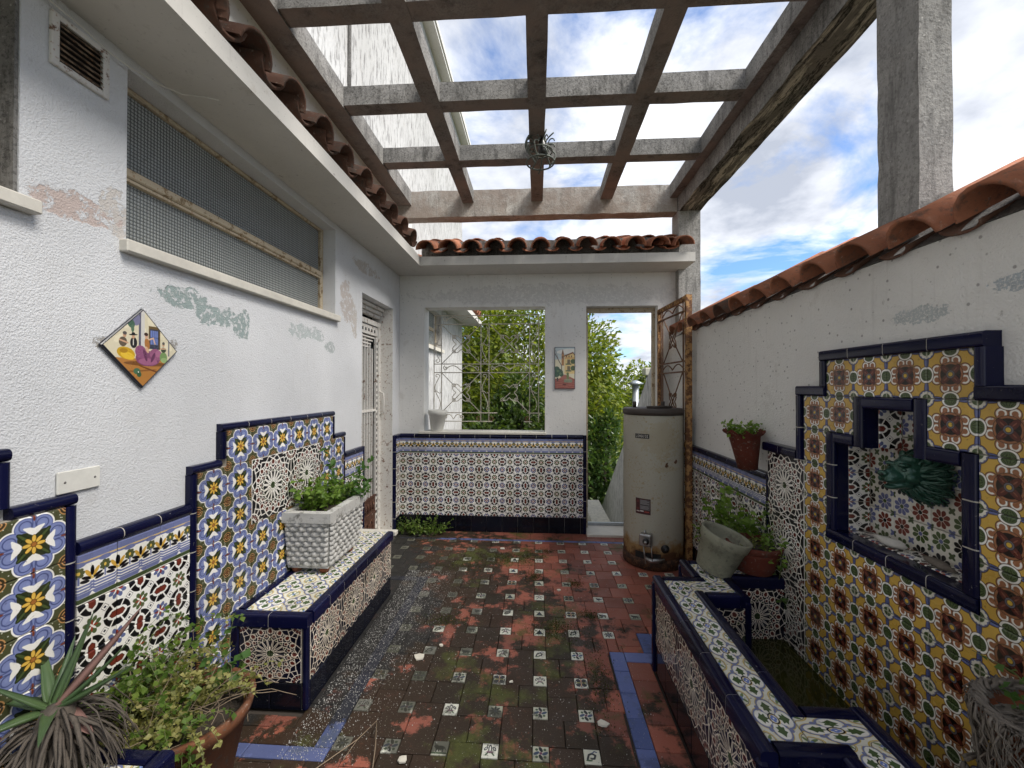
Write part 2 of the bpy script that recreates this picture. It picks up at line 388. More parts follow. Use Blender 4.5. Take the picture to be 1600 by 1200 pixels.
def pic_yellow():
    p = Pic(224, bg=(206, 168, 78)); DK = (60, 44, 30); BR = (158, 106, 74)
    for x in (0, 1):
        for y in (0, 1):
            for a in D4: p.ell(x+.2*math.cos(a), y+.2*math.sin(a), .16, .05, a, DK).ell(x+.2*math.cos(a), y+.2*math.sin(a), .15, .04, a, (92, 100, 146))
            p.dot(x, y, .18, DK); p.dot(x, y, .17, (98, 104, 140))
            for k in range(12): p.dot(x+.115*math.cos(k*math.pi/6), y+.115*math.sin(k*math.pi/6), .036, (222, 218, 204))
            p.dot(x, y, .12, (222, 218, 204)); p.dot(x, y, .09, (70, 86, 54))
            for a in D4: p.seg(x, y, x+.1*math.cos(a), y+.1*math.sin(a), .014, (190, 190, 170))
    for a in D4:
        b = a+math.pi/4; ca, sa = math.cos(b), math.sin(b); P = lambda u, v: (.5+u*ca-v*sa, .5+u*sa+v*ca)
        for sg in (-1, 1):
            p.dot(*P(.265, sg*.125), .122, DK); p.dot(*P(.265, sg*.125), .112, BR); p.ring(*P(.275, sg*.125), .070, .036, WHITE); p.dot(*P(.262, sg*.112), .040, BR); p.dot(*P(.24, sg*.07), .05, BR)
    for a in D4:
        ca, sa = math.cos(a), math.sin(a); P = lambda u, v: (.5+u*ca-v*sa, .5+u*sa+v*ca)
        p.ell(*P(.48, 0), .14, .18, a, DK); p.ell(*P(.48, 0), .13, .17, a, WHITE)
        p.ell(*P(.475, 0), .092, .125, a, (44, 56, 34)); p.ell(*P(.475, 0), .083, .116, a, (82, 98, 60))
        for q in (-.09, -.03, .03, .09): p.seg(*P(.42, q*.5), *P(.5, q*1.3), .012, (40, 54, 30))
    p.dot(.5, .5, .255, DK).dot(.5, .5, .246, BR)
    p.dot(.5, .5, .205, (30, 18, 14))
    for a in D4:
        b = a+math.pi/4
        for col, g in (((28, 14, 10), .008), ((92, 44, 36), 0)): p.ell(.5+.115*math.cos(b), .5+.115*math.sin(b), .135+g, .064+g, b, col)
        p.ell(.5+.14*math.cos(b), .5+.14*math.sin(b), .05, .012, b, (140, 84, 66))
    p.dot(.5, .5, .088, (40, 30, 30)); p.dot(.5, .5, .08, (104, 104, 116)); p.dot(.5, .5, .052, (48, 36, 24)); p.dot(.5, .5, .044, (214, 178, 70)); return p
def star8(p, x, y, r, c1, c2=(150, 60, 44)):
    for a in D8: p.ell(x+r*.6*math.cos(a+.39), y+r*.6*math.sin(a+.39), r*.42, r*.25, a+.39, c1)
    for k, a in enumerate(D8): p.ell(x+r*.3*math.cos(a), y+r*.3*math.sin(a), r*.34, r*.1, a, WHITE if k % 2 else c2)
    p.dot(x, y, r*.1, WHITE)
def pic_geo():
    p = Pic(224, bg=WHITE)
    ov = [(.5, 0, 1), (.5, 1, 1), (0, .5, 0), (1, .5, 0)]
    for x, y, v in ov:
        A = math.pi/2 if v else 0
        p.ell(x, y, .275, .262, A, BLACK)
        for k in range(6):
            b = A+k*math.pi/3; p.seg(x, y, x+.29*math.cos(b), y+.29*math.sin(b), .034, WHITE)
        p.ell(x, y, .205, .128, A, WHITE)
        ca, sa = math.cos(A), math.sin(A); P = lambda u, w: (x+u*ca-w*sa, y+u*sa+w*ca)
        p.poly([P(.15, 0), P(.1, .062), P(-.1, .062), P(-.15, 0), P(-.1, -.062), P(.1, -.062)], (70, 30, 24), .008); p.poly([P(.145, 0), P(.1, .058), P(-.1, .058), P(-.145, 0), P(-.1, -.058), P(.1, -.058)], MAROON)
    for x in (0, 1):
        for y in (0, 1): p.dot(x, y, .2, WHITE); star8(p, x, y, .185, (98, 108, 150))
    p.dot(.5, .5, .2, WHITE); star8(p, .5, .5, .185, (84, 98, 62))
    for x in (.25, .75):
        for y in (.25, .75):
            p.poly([(x-.085, y), (x, y-.085), (x+.085, y), (x, y+.085)], (60, 60, 66)); p.poly([(x-.076, y), (x, y-.076), (x+.076, y), (x, y+.076)], WHITE)
            p.poly([(x-.03, y), (x, y-.03), (x+.03, y), (x, y+.03)], (50, 50, 62))
    return p
def pic_rosette(bg=(13, 14, 32), line=(228, 216, 198), t=.0135):
    p = Pic(448, bg=bg); c = .5; P = lambda r, a: (c+r*math.cos(a), c+r*math.sin(a)); T = math.pi/8
    for k in range(16):
        a = k*T
        p.seg(*P(.07, a), *P(.22, a+T*.42), t, line); p.seg(*P(.07, a), *P(.22, a-T*.42), t, line)
        p.seg(*P(.22, a+T*.42), *P(.285, a+T), t, line); p.seg(*P(.22, a-T*.42), *P(.285, a-T), t, line)
        p.seg(*P(.285, a), *P(.33, a+T*.35), t, line); p.seg(*P(.285, a), *P(.33, a-T*.35), t, line)
        p.seg(*P(.33, a+T*.35), *P(.345, a+T*.75), t, line); p.seg(*P(.33, a-T*.35), *P(.345, a-T*.75), t, line)
        x, y = P(.25, a); p.dot(x, y, .026, line); p.dot(x, y, .017, (66, 78, 52))
        x, y = P(.305, a+T/2); p.ell(x, y, .034, .028, a+T/2, line); p.ell(x, y, .024, .019, a+T/2, (86, 40, 34))
        x, y = P(.385, a); p.poly([P(.335, a), P(.375, a+T*.33), P(.43, a+T*.2), P(.445, a), P(.43, a-T*.2), P(.375, a-T*.33)], line, .004)
        p.poly([P(.35, a), P(.376, a+T*.22), P(.425, a+T*.12), P(.432, a), P(.425, a-T*.12), P(.376, a-T*.22)], (96, 42, 34))
        p.seg(*P(.44, a), *P(.40, a+T*.5), t, line); p.seg(*P(.44, a), *P(.40, a-T*.5), t, line); p.seg(*P(.40, a+T*.5), *P(.345, a+T*.5), t, line)
        p.seg(*P(.445, a), *P(.505, a+T*.5), t, line); p.seg(*P(.445, a), *P(.505, a-T*.5), t, line)
    p.dot(c, c, .066, line); p.dot(c, c, .05, (60, 74, 46))
    for x in (0, 1):
        for y in (0, 1):
            sx, sy = (1 if x == 0 else -1), (1 if y == 0 else -1)
            for r in (.075, .16): p.ring(x, y, r, t, line)
            for k in range(5):
                b = k*math.pi/8; p.seg(x+sx*.075*math.cos(b), y+sy*.075*math.sin(b), x+sx*.24*math.cos(b+.1), y+sy*.24*math.sin(b+.1), t, line)
                q = b+math.pi/16; xx, yy = x+sx*.118*math.cos(q), y+sy*.118*math.sin(q); p.dot(xx, yy, .022, (92, 44, 36))
            p.dot(x, y, .035, (70, 82, 52))
    for q in (0, 1): p.seg(0, q, 1, q, .012, line).seg(q, 0, q, 1, .012, line)
    return p
def pic_rim():
    p = Pic(224, bg=(226, 224, 210)); LV = (120, 128, 166); YW = (204, 178, 96)
    for a in D4:
        ca, sa = math.cos(a), math.sin(a); x, y = .5+.27*ca, .5+.27*sa
        p.ring(x, y, .235, .03, YW); p.ring(x, y, .215, .038, LV)
        p.seg(.5+.45*ca, .5+.45*sa, .5+.6*ca, .5+.6*sa, .04, LV)
    for x in (0, 1):
        for y in (0, 1):
            p.dot(x, y, .2, (226, 224, 210)); p.ring(x, y, .2, .028, YW); p.ring(x, y, .17, .014, (110, 96, 70))
            for a in D4: p.ell(x+.09*math.cos(a+.785), y+.09*math.sin(a+.785), .07, .035, a+.785, (112, 132, 84))
            p.dot(x, y, .05, (120, 140, 190))
    for a in D4:
        ca, sa = math.cos(a), math.sin(a); P = lambda u, v: (.5+u*ca-v*sa, .5+u*sa+v*ca)
        p.ell(*P(.27, 0), .19, .17, a, (238, 236, 228))
        p.poly([P(.13, 0), P(.2, .03), P(.2, .1), P(.27, .07), P(.3, .12), P(.34, .06), P(.41, 0), P(.34, -.06), P(.3, -.12), P(.27, -.07), P(.2, -.1), P(.2, -.03)], (74, 96, 58), .006)
        b = a+math.pi/4; p.dot(.5+.37*math.cos(b), .5+.37*math.sin(b), .05, LV)
    p.dot(.5, .5, .125, (228, 226, 214)); p.ring(.5, .5, .118, .03, BLACK); p.ring(.52, .48, .112, .012, (214, 180, 90))
    for a in D4: p.dot(.5+.045*math.cos(a), .5+.045*math.sin(a), .04, (112, 132, 196))
    p.dot(.5, .5, .02, WHITE); return p
def pic_stars(seed):
    p = Pic(224, bg=(222, 220, 212)); C = [MAROON, GREEN, BLACK, (98, 104, 150)]; r = np.random.RandomState(seed)
    for i, (x, y) in enumerate([(.25, .25), (.75, .25), (.25, .75), (.75, .75)]):
        k = (i+seed+(i//2)) % 4
        for a in D8: p.ell(x+.14*math.cos(a+.39), y+.14*math.sin(a+.39), .080, .055, a+.39, C[k])
        for a in D8: p.seg(x, y, x+.2*math.cos(a), y+.2*math.sin(a), .014, (222, 220, 212))
        p.dot(x, y, .05, C[(k+2) % 4])
    for x in (0, .5, 1):
        for y in (0, .5, 1):
            q = (98, 106, 150) if (int(x*2+y*2)+seed) % 2 else (74, 88, 56)
            for a in D4: p.ell(x+.04*math.cos(a+.785), y+.04*math.sin(a+.785), .058, .032, a+.785, q)
    return p
def pic_border():
    p = Pic(224, bg=WHITE); LV = (112, 120, 164); CR = (214, 186, 128)
    p.rect(0, .86, 1, 1, LV); p.rect(0, .83, 1, .86, CR); p.rect(0, .79, 1, .83, LV)
    for x in (0, .5, 1):
        p.ell(x+.25, .80, .13, .05, 0, LV)
        for sg in (-1, 1): p.ell(x+sg*.10, .50, .105, .033, sg*.35, BLACK); p.ell(x+sg*.075, .585, .10, .036, sg*.95, (210, 166, 72)); p.ell(x+sg*.14, .44, .09, .034, sg*.2, (22, 22, 30))
        p.ell(x, .62, .036, .10, 0, BLACK); p.dot(x, .475, .03, (220, 190, 110))
    for x in (.25, .75):
        for k in range(7): p.ell(x+.07*math.cos(k*.9), .64+.075*math.sin(k*.9), .042, .036, 0, (86, 92, 60))
        p.ell(x, .64, .06, .07, 0, (86, 92, 60)); p.ell(x, .64, .026, .034, 0, (226, 190, 90)); p.seg(x, .56, x, .42, .03, LV)
    for k, y in enumerate((.36, .30, .24)):
        for s in range(2): p.line([(s*.5-.02, y+.035), (s*.5+.06, y-.0), (s*.5+.25, y+.0), (s*.5+.44, y), (s*.5+.52, y+.035)], .036, LV)
    p.rect(0, .13, 1, .215, LV)
    for x in (0, .5, 1): p.poly([(x-.06, .13), (x, .2), (x+.06, .13)], WHITE)
    p.rect(0, .035, 1, .125, (66, 80, 50)); return p
def pic_insert(k):
    p = Pic(96, bg=(222, 222, 210)); K = (26, 30, 38); G = (70, 96, 66); B = (60, 80, 120); V = (120, 60, 96)
    if k == 0:
        for a in D4: p.ell(.5+.3*math.cos(a+.785), .5+.3*math.sin(a+.785), .2, .16, a+.785, K); p.ell(.5+.2*math.cos(a), .5+.2*math.sin(a), .24, .06, a, V if a in (D4[1], D4[3]) else G); p.ell(.5+.2*math.cos(a), .5+.2*math.sin(a), .2, .025, a, (214, 190, 110))
        p.ring(.5, .5, .44, .05, K)
    elif k == 1:
        for a in D8: p.ell(.5+.26*math.cos(a), .5+.26*math.sin(a), .17, .07, a, K)
        p.dot(.5, .5, .08, B)
    elif k == 2:    # a bull
        p.ell(.5, .5, .3, .15, 0, K).ell(.24, .6, .13, .1, .5, K).rect(.26, .2, .34, .45, K).rect(.66, .2, .74, .45, K).rect(.42, .22, .48, .4, K).seg(.2, .68, .12, .8, .05, K).seg(.78, .55, .88, .35, .04, K); p.rect(0, .08, 1, .18, G)
    elif k == 3:    # a bird
        p.ell(.52, .5, .25, .16, .5, K).dot(.34, .68, .1, K).seg(.3, .68, .14, .64, .05, (190, 150, 60)).seg(.7, .4, .92, .62, .1, B).seg(.5, .36, .46, .14, .04, K).seg(.56, .36, .58, .14, .04, K); p.rect(0, .06, 1, .14, G)
    elif k == 4:    # fleur
        p.ell(.5, .6, .11, .3, 0, K).ell(.5, .58, .05, .22, 0, WHITE)
        for sg in (-1, 1): p.ell(.5+sg*.26, .62, .17, .085, sg*-.9, K); p.ell(.5+sg*.26, .62, .10, .03, sg*-.9, WHITE); p.seg(.5+sg*.1, .36, .5+sg*.26, .16, .09, G)
        p.rect(.3, .34, .7, .42, V)
    elif k == 5:
        [p.ell(.5+.27*math.cos(a), .5+.27*math.sin(a), .2, .1, a+.5, K if i % 2 else B) for i, a in enumerate(D4)]; [p.dot(.5+.36*math.cos(a+.785), .5+.36*math.sin(a+.785), .09, G) for a in D4]; p.dot(.5, .5, .09, V)
    elif k == 6:
        p.poly([(.2, .2), (.5, .85), (.8, .2)], K); p.poly([(.38, .25), (.5, .6), (.62, .25)], B); p.rect(.1, .12, .9, .2, G); p.seg(.15, .8, .35, .6, .06, G)
    else:
        p.line([(.2, .3), (.3, .6), (.5, .7), (.7, .58), (.62, .36), (.46, .34)], .12, K); p.line([(.5, .7), (.66, .86), (.8, .8)], .07, B); p.ell(.3, .22, .2, .06, 0, G)
    return p
def pic_dancers():
    # drawn upright in a unit square that is hung on its corner: rotate the drawing by 45 degrees
    p = Pic(448, bg=(214, 206, 180)); X0, Y0 = p.X.copy(), p.Y.copy(); q = math.sqrt(.5)
    p.X = .5+((X0-.5)*q-(Y0-.5)*q)*1.0; p.Y = .5+((X0-.5)*q+(Y0-.5)*q)*1.0      # picture axes: x to the right, y up
    s = 0.707; G = lambda x, y: (.5+(x-.5)*1.414*.5/.5*.97, .5+(y-.5)*1.414*.97)
    def E(x, y, a, b, r, c): p.ell(*G(x, y), a*1.37, b*1.37, r, c)
    def Sg(x0, y0, x1, y1, t, c): p.seg(*G(x0, y0), *G(x1, y1), t*1.37, c)
    def R(x0, y0, x1, y1, c): a = G(x0, y0); b = G(x1, y1); p.rect(a[0], a[1], b[0], b[1], c)
    R(-.1, -.1, 1.1, .36, (176, 122, 62)); E(.55, .30, .3, .03, 0, (120, 78, 40)); E(.4, .2, .3, .012, .1, (140, 92, 48)); E(.62, .22, .2, .01, -.3, (110, 66, 36))
    for x, y in ((.3, .8), (.6, .85), (.75, .7), (.5, .7), (.2, .6), (.85, .55)): E(x, y, .08, .04, x*3, (226, 218, 192))
    R(.44, .52, .47, 1, (92, 92, 110)); R(.47, .5, .52, 1, (206, 204, 200)); E(.40, .86, .06, .08, 0, (120, 120, 150)); E(.34, .80, .045, .06, .4, (70, 100, 82)); E(.36, .74, .02, .05, 0, (84, 112, 90))
    R(.575, .50, .74, .80, (104, 84, 48)); R(.59, .50, .725, .765, (66, 64, 72)); R(.60, .56, .705, .745, (112, 130, 190))
    for x in (.625, .65, .675): R(x, .56, x+.006, .745, (70, 80, 120))
    R(.60, .65, .705, .656, (70, 80, 120)); R(.59, .50, .71, .55, (62, 66, 84))
    R(.86, .42, .88, .7, (120, 120, 130))
    E(.24, .56, .05, .06, 0, (96, 84, 70)); E(.26, .645, .022, .03, 0, (190, 150, 120)); E(.262, .668, .026, .022, 0, (84, 80, 78)); E(.28, .42, .115, .075, -.25, (198, 158, 38)); E(.3, .39, .09, .045, -.3, (226, 188, 60)); E(.25, .45, .05, .03, 0, (170, 128, 30)); Sg(.2, .58, .3, .55, .02, (200, 160, 130))
    E(.375, .56, .045, .07, 0, (34, 34, 38)); E(.37, .635, .02, .026, 0, (196, 156, 126)); E(.37, .66, .055, .009, .1, (20, 20, 24)); E(.37, .675, .022, .016, 0, (20, 20, 24)); Sg(.37, .60, .37, .53, .012, (220, 216, 206))
    E(.57, .37, .17, .10, 0, (126, 74, 108)); E(.47, .45, .075, .085, .4, (142, 86, 122)); E(.68, .43, .09, .075, -.3, (150, 92, 126)); E(.57, .33, .13, .045, 0, (158, 98, 132)); E(.53, .41, .02, .08, .3, (104, 58, 90)); E(.64, .39, .02, .07, -.4, (104, 58, 90)); E(.71, .44, .04, .045, 0, (168, 108, 140))
    E(.555, .56, .035, .075, .15, (170, 116, 62)); E(.555, .485, .02, .045, .4, (210, 172, 140)); E(.545, .655, .022, .03, 0, (206, 164, 138)); E(.54, .685, .028, .022, 0, (62, 40, 32)); Sg(.58, .62, .64, .645, .02, (214, 176, 148)); Sg(.64, .645, .665, .57, .016, (214, 176, 148))
    E(.79, .40, .055, .07, 0, (120, 150, 96)); E(.8, .36, .05, .035, 0, (150, 176, 120)); E(.79, .50, .038, .035, 0, (70, 76, 62)); E(.79, .57, .018, .024, 0, (196, 156, 126)); E(.79, .59, .02, .02, 0, (90, 88, 84)); Sg(.75, .515, .82, .52, .018, (206, 170, 140))
    E(.42, .20, .045, .04, 0, (74, 110, 84)); E(.45, .16, .03, .035, 0, (60, 92, 66)); E(.44, .19, .008, .008, 0, WHITE)
    p.X, p.Y = X0, Y0
    for a, b in (((0, 0), (1, 0)), ((1, 0), (1, 1)), ((1, 1), (0, 1)), ((0, 1), (0, 0))): p.seg(*a, *b, .05, (38, 40, 50))
    return p
def pic_street():
    p = Pic(160, 330, bg=(226, 218, 190)); H = p.H
    p.rect(0, 1.45, 1, H, (186, 200, 204)); p.ell(.6, 1.85, .5, .12, .1, (226, 226, 220))
    p.rect(.34, 1.15, .46, 1.72, (176, 126, 74)); p.poly([(.34, 1.72), (.46, 1.72), (.4, 1.96)], (128, 92, 66)); p.rect(.37, 1.5, .43, 1.62, (110, 80, 56))
    p.poly([(.48, .75), (1, .75), (1, 1.6), (.9, 1.8), (.48, 1.66)], (226, 200, 138)); p.poly([(.46, 1.64), (.9, 1.82), (1, 1.66), (1, 1.6), (.9, 1.75), (.46, 1.58)], (120, 76, 50)); p.rect(.5, 1.5, .96, 1.54, (190, 130, 70))
    for x in (.56, .68, .8): p.rect(x, 1.56, x+.05, 1.64, (110, 76, 50))
    for y in (1.25, .92): p.rect(.62, y, .76, y+.2, (120, 108, 84)); p.rect(.54, y-.06, .82, y, (96, 110, 84)); p.dot(.9, y+.1, .12, (84, 100, 66))
    for x, y, r in ((.1, .95, .16), (.25, .82, .16), (.1, .72, .14), (.34, .7, .1)): p.dot(x, y, r, (64, 92, 72))
    for x, y, r in ((.16, .88, .06), (.28, .75, .06)): p.dot(x, y, r, (104, 128, 92))
    p.line([(.02, 1.75), (.2, 1.4), (.34, 1.15)], .035, (96, 88, 84)); p.line([(.05, 1.9), (.14, 1.6), (.2, 1.4)], .02, (120, 112, 106)); p.rect(.32, .85, .36, 1.2, (110, 104, 98))
    p.rect(0, 0, 1, .5, (150, 84, 74)); p.poly([(.2, .5), (.5, .72), (.95, .5)], (168, 110, 96))
    for y in (.08, .18, .3, .4): p.line([(0, y), (.4, y+.05), (1, y-.02)], .02, (186, 128, 112))
    p.ell(.48, .22, .1, .03, 0, (84, 40, 36)); p.rect(.46, .32, .86, .46, (128, 134, 112)); p.rect(.58, .46, .7, .72, (120, 132, 84)); p.dot(.64, .76, .06, (104, 120, 76)); p.ell(.66, .46, .2, .03, 0, (150, 152, 128)); p.rect(.1, .38, .18, .56, (80, 64, 60))
    for a, b in (((0, 0), (1, 0)), ((1, 0), (1, H)), ((1, H), (0, H)), ((0, H), (0, 0))): p.seg(*a, *b, .05, (40, 50, 66))
    return p
FONT = {'L': '1000010000100001000010000100001111', 'O': '01110100011000110001100011000101110', 'N': '10001110011010110011100011000110001', 'G': '01110100011000010111100011000101110', 'V': '10001100011000110001100010101000100', 'I': '01110001000010000100001000010001110', 'E': '11111100001000011110100001000011111'}
FONT['L'] = '10000100001000010000100001000011111'
def pic_badge():
    p = Pic(256, 56, bg=(18, 16, 18)); H = p.H; w = 1/7.8
    for i, ch in enumerate('LONGVIE'):
        for r in range(7):
            for c in range(5):
                if FONT[ch][r*5+c] == '1': x = .06+i*w+c*.0185; y = H*.5+(3-r)*.019; p.rect(x, y-.0105, x+.0205, y+.0105, (226, 224, 218))
    return p
def pic_plate():
    p = Pic(256, 190, bg=(54, 22, 24)); H = p.H; r = np.random.RandomState(5)
    p.rect(.03, .03, .97, H-.03, (70, 30, 32)); p.rect(.30, .20, .95, H-.06, (92, 90, 92))
    for k in range(8):
        y = H-.1-k*.055; p.rect(.33, y, .33+r.uniform(.4, .6), y+.022, (150, 148, 148) if k != 4 else (40, 36, 38))
    p.rect(.06, .2, .26, H-.1, (96, 40, 40)); p.rect(.08, .3, .24, H-.2, (60, 24, 26)); p.rect(.32, .12, .55, .17, (220, 216, 212)); p.rect(.6, .1, .9, .15, (170, 70, 60)); p.rect(.06, .1, .28, .15, (190, 180, 176)); return p
def tile_mat(name, pic, rough=0.16, dirt=0.35, film=0, bump=0.25, dirtcol=(0.10, 0.085, 0.05)):
    t = NT(name); im = t.new('ShaderNodeTexImage'); im.image = pic.image(name+'_print'); im.extension = 'EXTEND'; im.interpolation = 'Cubic'
    t.L.new(t.uv(), im.inputs[0]); c = im.outputs['Color']
    c = t.mix(1.0, c, t.ramp(t.rnd(), (0, (.86, .84, .80)), (.5, (.98, .97, .95)), (1, (1.05, 1.05, 1.05))), 'MULTIPLY')
    if film:
        c = t.mix(1.0, c, t.ramp(t.rnd(), (0, (.52, .54, .48)), (.4, (.86, .86, .82)), (1, (1, 1, .98))), 'MULTIPLY')
        c = t.mix(t.math('MULTIPLY', t.step(t.math('SUBTRACT', t.noise(7, 8, .75), t.math('MULTIPLY', t.sep(t.pos())[0], .26)), .53, .62), .85), c, (.035, .034, .022))
    c = t.mix(t.math('MULTIPLY', t.ramp(t.noise(5, 6, .7), (.52, 0), (.80, 1)), dirt), c, dirtcol)
    c = t.mix(t.math('MULTIPLY', t.ramp(t.noise(60, 3, .6), (.64, 0), (.74, 1)), dirt*1.2), c, (.05, .045, .035))
    bw = t.new('ShaderNodeRGBToBW'); t.L.new(im.outputs['Color'], bw.inputs[0])
    n = t.bump(bw.outputs[0], bump, 0.0015); n = t.bump(t.noise(25, 2), 0.06, 0.004, n)
    return t.done(c, t.ramp(t.noise(9, 5), (.35, rough), (.75, rough+.3)), n, spec=0.5)
M = {}
M['blue'] = tile_mat('blue flower tile', pic_blue()); M['yellow'] = tile_mat('yellow flower tile', pic_yellow(), dirt=.5)
M['geo'] = tile_mat('geometric tile', pic_geo(), dirt=.3); M['rosette'] = tile_mat('rosette tile', pic_rosette(), dirt=.3)
M['rosette_pale'] = tile_mat('pale rosette tile', pic_rosette(bg=(22, 20, 26), line=(240, 236, 228), t=.019), dirt=.2)
M['rim'] = tile_mat('leaf tile', pic_rim(), rough=.12, dirt=.55); M['border'] = tile_mat('border tile', pic_border())
for k in range(4): M['star%d' % k] = tile_mat('star tile %d' % k, pic_stars(k))
for k in range(8): M['ins%d' % k] = tile_mat('inset tile %d' % k, pic_insert(k), rough=.3, dirt=.9, dirtcol=(.045, .042, .028), film=1)
M['dancers'] = tile_mat('painted dancers', pic_dancers(), dirt=.05, bump=.03); M['street'] = tile_mat('painted street', pic_street(), dirt=.05, bump=.03)
M['badge'] = tile_mat('badge', pic_badge(), rough=.4, dirt=.1, bump=.02); M['plate'] = tile_mat('data plate', pic_plate(), rough=.4, dirt=.2, bump=.02)
# ---------------------------------------------------------------- plain materials
def mk_stucco(name, base, patches, rough_top=1.86, bscale=200, bstr=0.6, dirt=0.5, spots=0.3, streak=0.0):
    t = NT(name); z = t.sep(t.pos())[2]
    c = t.mix(t.ramp(t.noise(2.2, 5, .6), (.35, 0), (.7, 1)), base, tuple(q*.9 for q in base))
    c = t.mix(t.math('MULTIPLY', t.step(t.noise(5, 8, .72), .60, .66), .35*dirt), c, (.42, .38, .33))
    c = t.mix(t.math('MULTIPLY', t.step(t.noise(22, 5, .7, dist=.6), .66, .70), .6*dirt), c, (.16, .145, .13))
    c = t.mix(t.math('MULTIPLY', t.step(t.voro(26), .16, .10), spots), c, (.13, .12, .11))
    if streak:
        s = t.noise(1.0, 6, .65, t.mapping(t.pos(), (24, 24, 4.5)))
        c = t.mix(t.math('MULTIPLY', t.ramp(t.noise(.9, 5, .6), (.35, 0), (.65, 1)), .55), c, (.40, .395, .38))
        c = t.mix(t.math('MULTIPLY', t.step(t.noise(1, 7, .72, t.mapping(t.pos(), (34, 34, 7))), .52, .60), streak), c, (.15, .145, .14))
        c = t.mix(t.math('MULTIPLY', t.step(s, .54, .66), streak*.6), c, (.10, .098, .095))
    c = t.mix(t.math('MULTIPLY', t.step(t.noise(75, 4, .75, t.mapping(t.pos(), (1, 1, 1), (3, 1, 5))), .64, .68), .5*dirt), c, (.20, .185, .17))
    dr = t.noise(1, 6, .7, t.mapping(t.pos(), (30, 30, 2.2), (1, 4, 2)))
    c = t.mix(t.math('MULTIPLY', t.math('MULTIPLY', t.step(dr, .56, .70), t.ramp(t.noise(1.7, 4), (.42, 0), (.62, 1))), .38*dirt+.1), c, (.36, .34, .31))
    h = t.noise(bscale, 2, .5)
    peel = None
    for cc, r, col, sc in patches:
        m = t.math('MULTIPLY', t.near(cc, r, sc), t.step(t.noise(sc*3.2, 6, .72), .44, .49)); c = t.mix(m, c, t.mix(t.noise(30, 5, .6), col, tuple(q*.72 for q in col))); peel = m if peel is None else t.math('MAXIMUM', peel, m)
    nrm = t.bump(h, bstr, .006); nrm = t.bump(t.noise(9, 6, .65), .14, .012, nrm)
    if peel is not None: nrm = t.bump(t.math('SUBTRACT', 1.0, peel), .45, .003, nrm)
    return t.done(c, .85, nrm, spec=.25)
TEAL = (.34, .41, .40); PINK = (.60, .50, .46); GREYP = (.42, .40, .37)
M['house_white'] = mk_stucco('rough white house paint', (.66, .67, .685), [
    ((-1.36, 1.50, 1.74), (.08, .13, .045), TEAL, 11), ((-1.36, 1.68, 1.70), (.08, .14, .04), TEAL, 11), ((-1.36, 1.82, 1.68), (.08, .05, .07), TEAL, 14),
    ((-1.36, 2.35, 1.72), (.08, .20, .045), (.52, .57, .57), 12), ((-1.36, 2.62, 1.66), (.08, .06, .05), (.48, .52, .52), 14),
    ((-1.36, 1.12, 1.93), (.08, .16, .045), PINK, 9), ((-1.36, 1.24, 1.97), (.08, .05, .08), (.66, .62, .58), 10),
    ((-1.36, 2.86, 2.02), (.1, .10, .16), (.55, .50, .47), 8), ((-1.36, 2.98, 1.90), (.1, .05, .14), (.58, .54, .50), 8), ((-1.36, 3.2, 2.35), (.1, .25, .05), (.6, .56, .52), 7),
    ((-1.36, 1.20, 1.54), (.05, .025, .02), GREYP, 20), ((-1.36, 1.46, 1.56), (.05, .015, .02), GREYP, 20)], dirt=.32, spots=.12)
M['white_smooth'] = mk_stucco('smooth white plaster', (.74, .73, .70), [((.2, 3.98, 2.3), (1.3, .1, .10), (.70, .69, .665), 12)], bscale=60, bstr=.22, dirt=.75, spots=.35)
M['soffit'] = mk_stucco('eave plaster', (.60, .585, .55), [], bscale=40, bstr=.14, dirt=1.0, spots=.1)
M['grey_stucco'] = mk_stucco('grey boundary stucco', (.76, .75, .72), [
    ((1.25, 1.42, 1.64), (.1, .10, .03), (.56, .60, .60), 40), ((1.25, 1.12, 1.68), (.1, .08, .025), (.50, .55, .58), 40)], bscale=150, bstr=.6, dirt=.6, spots=.6)
M['mould_white'] = mk_stucco('mouldy white wall', (.56, .56, .555), [], bscale=50, bstr=.3, dirt=.9, spots=.25, streak=.72)
M['pier'] = mk_stucco('cream rendered pier', (.62, .59, .48), [], bscale=50, bstr=.3, dirt=.9, spots=.3, streak=.4)
def mk_concrete(name, a, b, dark, speck=.55, brown=None):
    t = NT(name)
    c = t.mix(t.ramp(t.noise(3.5, 6, .65), (.35, 0), (.68, 1)), a, b)
    s = t.noise(1.0, 6, .7, t.mapping(t.pos(), (20, 20, 3.2)))
    c = t.mix(t.math('MULTIPLY', t.step(s, .5, .66), .6), c, dark)
    c = t.mix(t.math('MULTIPLY', t.step(t.noise(85, 5, .8), .50, .60), speck), c, dark)
    c = t.mix(t.math('MULTIPLY', t.step(t.noise(55, 4, .75), .62, .70), .55), c, tuple(min(1, q*1.7) for q in a))
    c = t.mix(t.math('MULTIPLY', t.step(t.noise(7, 8, .75, t.mapping(t.pos(), (1, 1, 1), (5, 2, 8))), .54, .66), .55), c, dark)
    if brown: c = t.mix(t.ramp(t.noise(4, 7, .7), (.40, 0), (.60, 1)), c, brown)
    n = t.bump(t.noise(70, 6, .7), .7, .006); n = t.bump(t.noise(11, 4), .35, .015, n)
    return t.done(c, .95, n, spec=.15)
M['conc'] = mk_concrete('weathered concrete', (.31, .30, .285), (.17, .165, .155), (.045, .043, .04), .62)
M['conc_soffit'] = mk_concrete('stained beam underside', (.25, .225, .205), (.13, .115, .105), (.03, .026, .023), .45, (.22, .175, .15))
M['conc_pillar'] = mk_concrete('lichen covered concrete', (.38, .37, .35), (.28, .275, .265), (.09, .088, .085), .5)
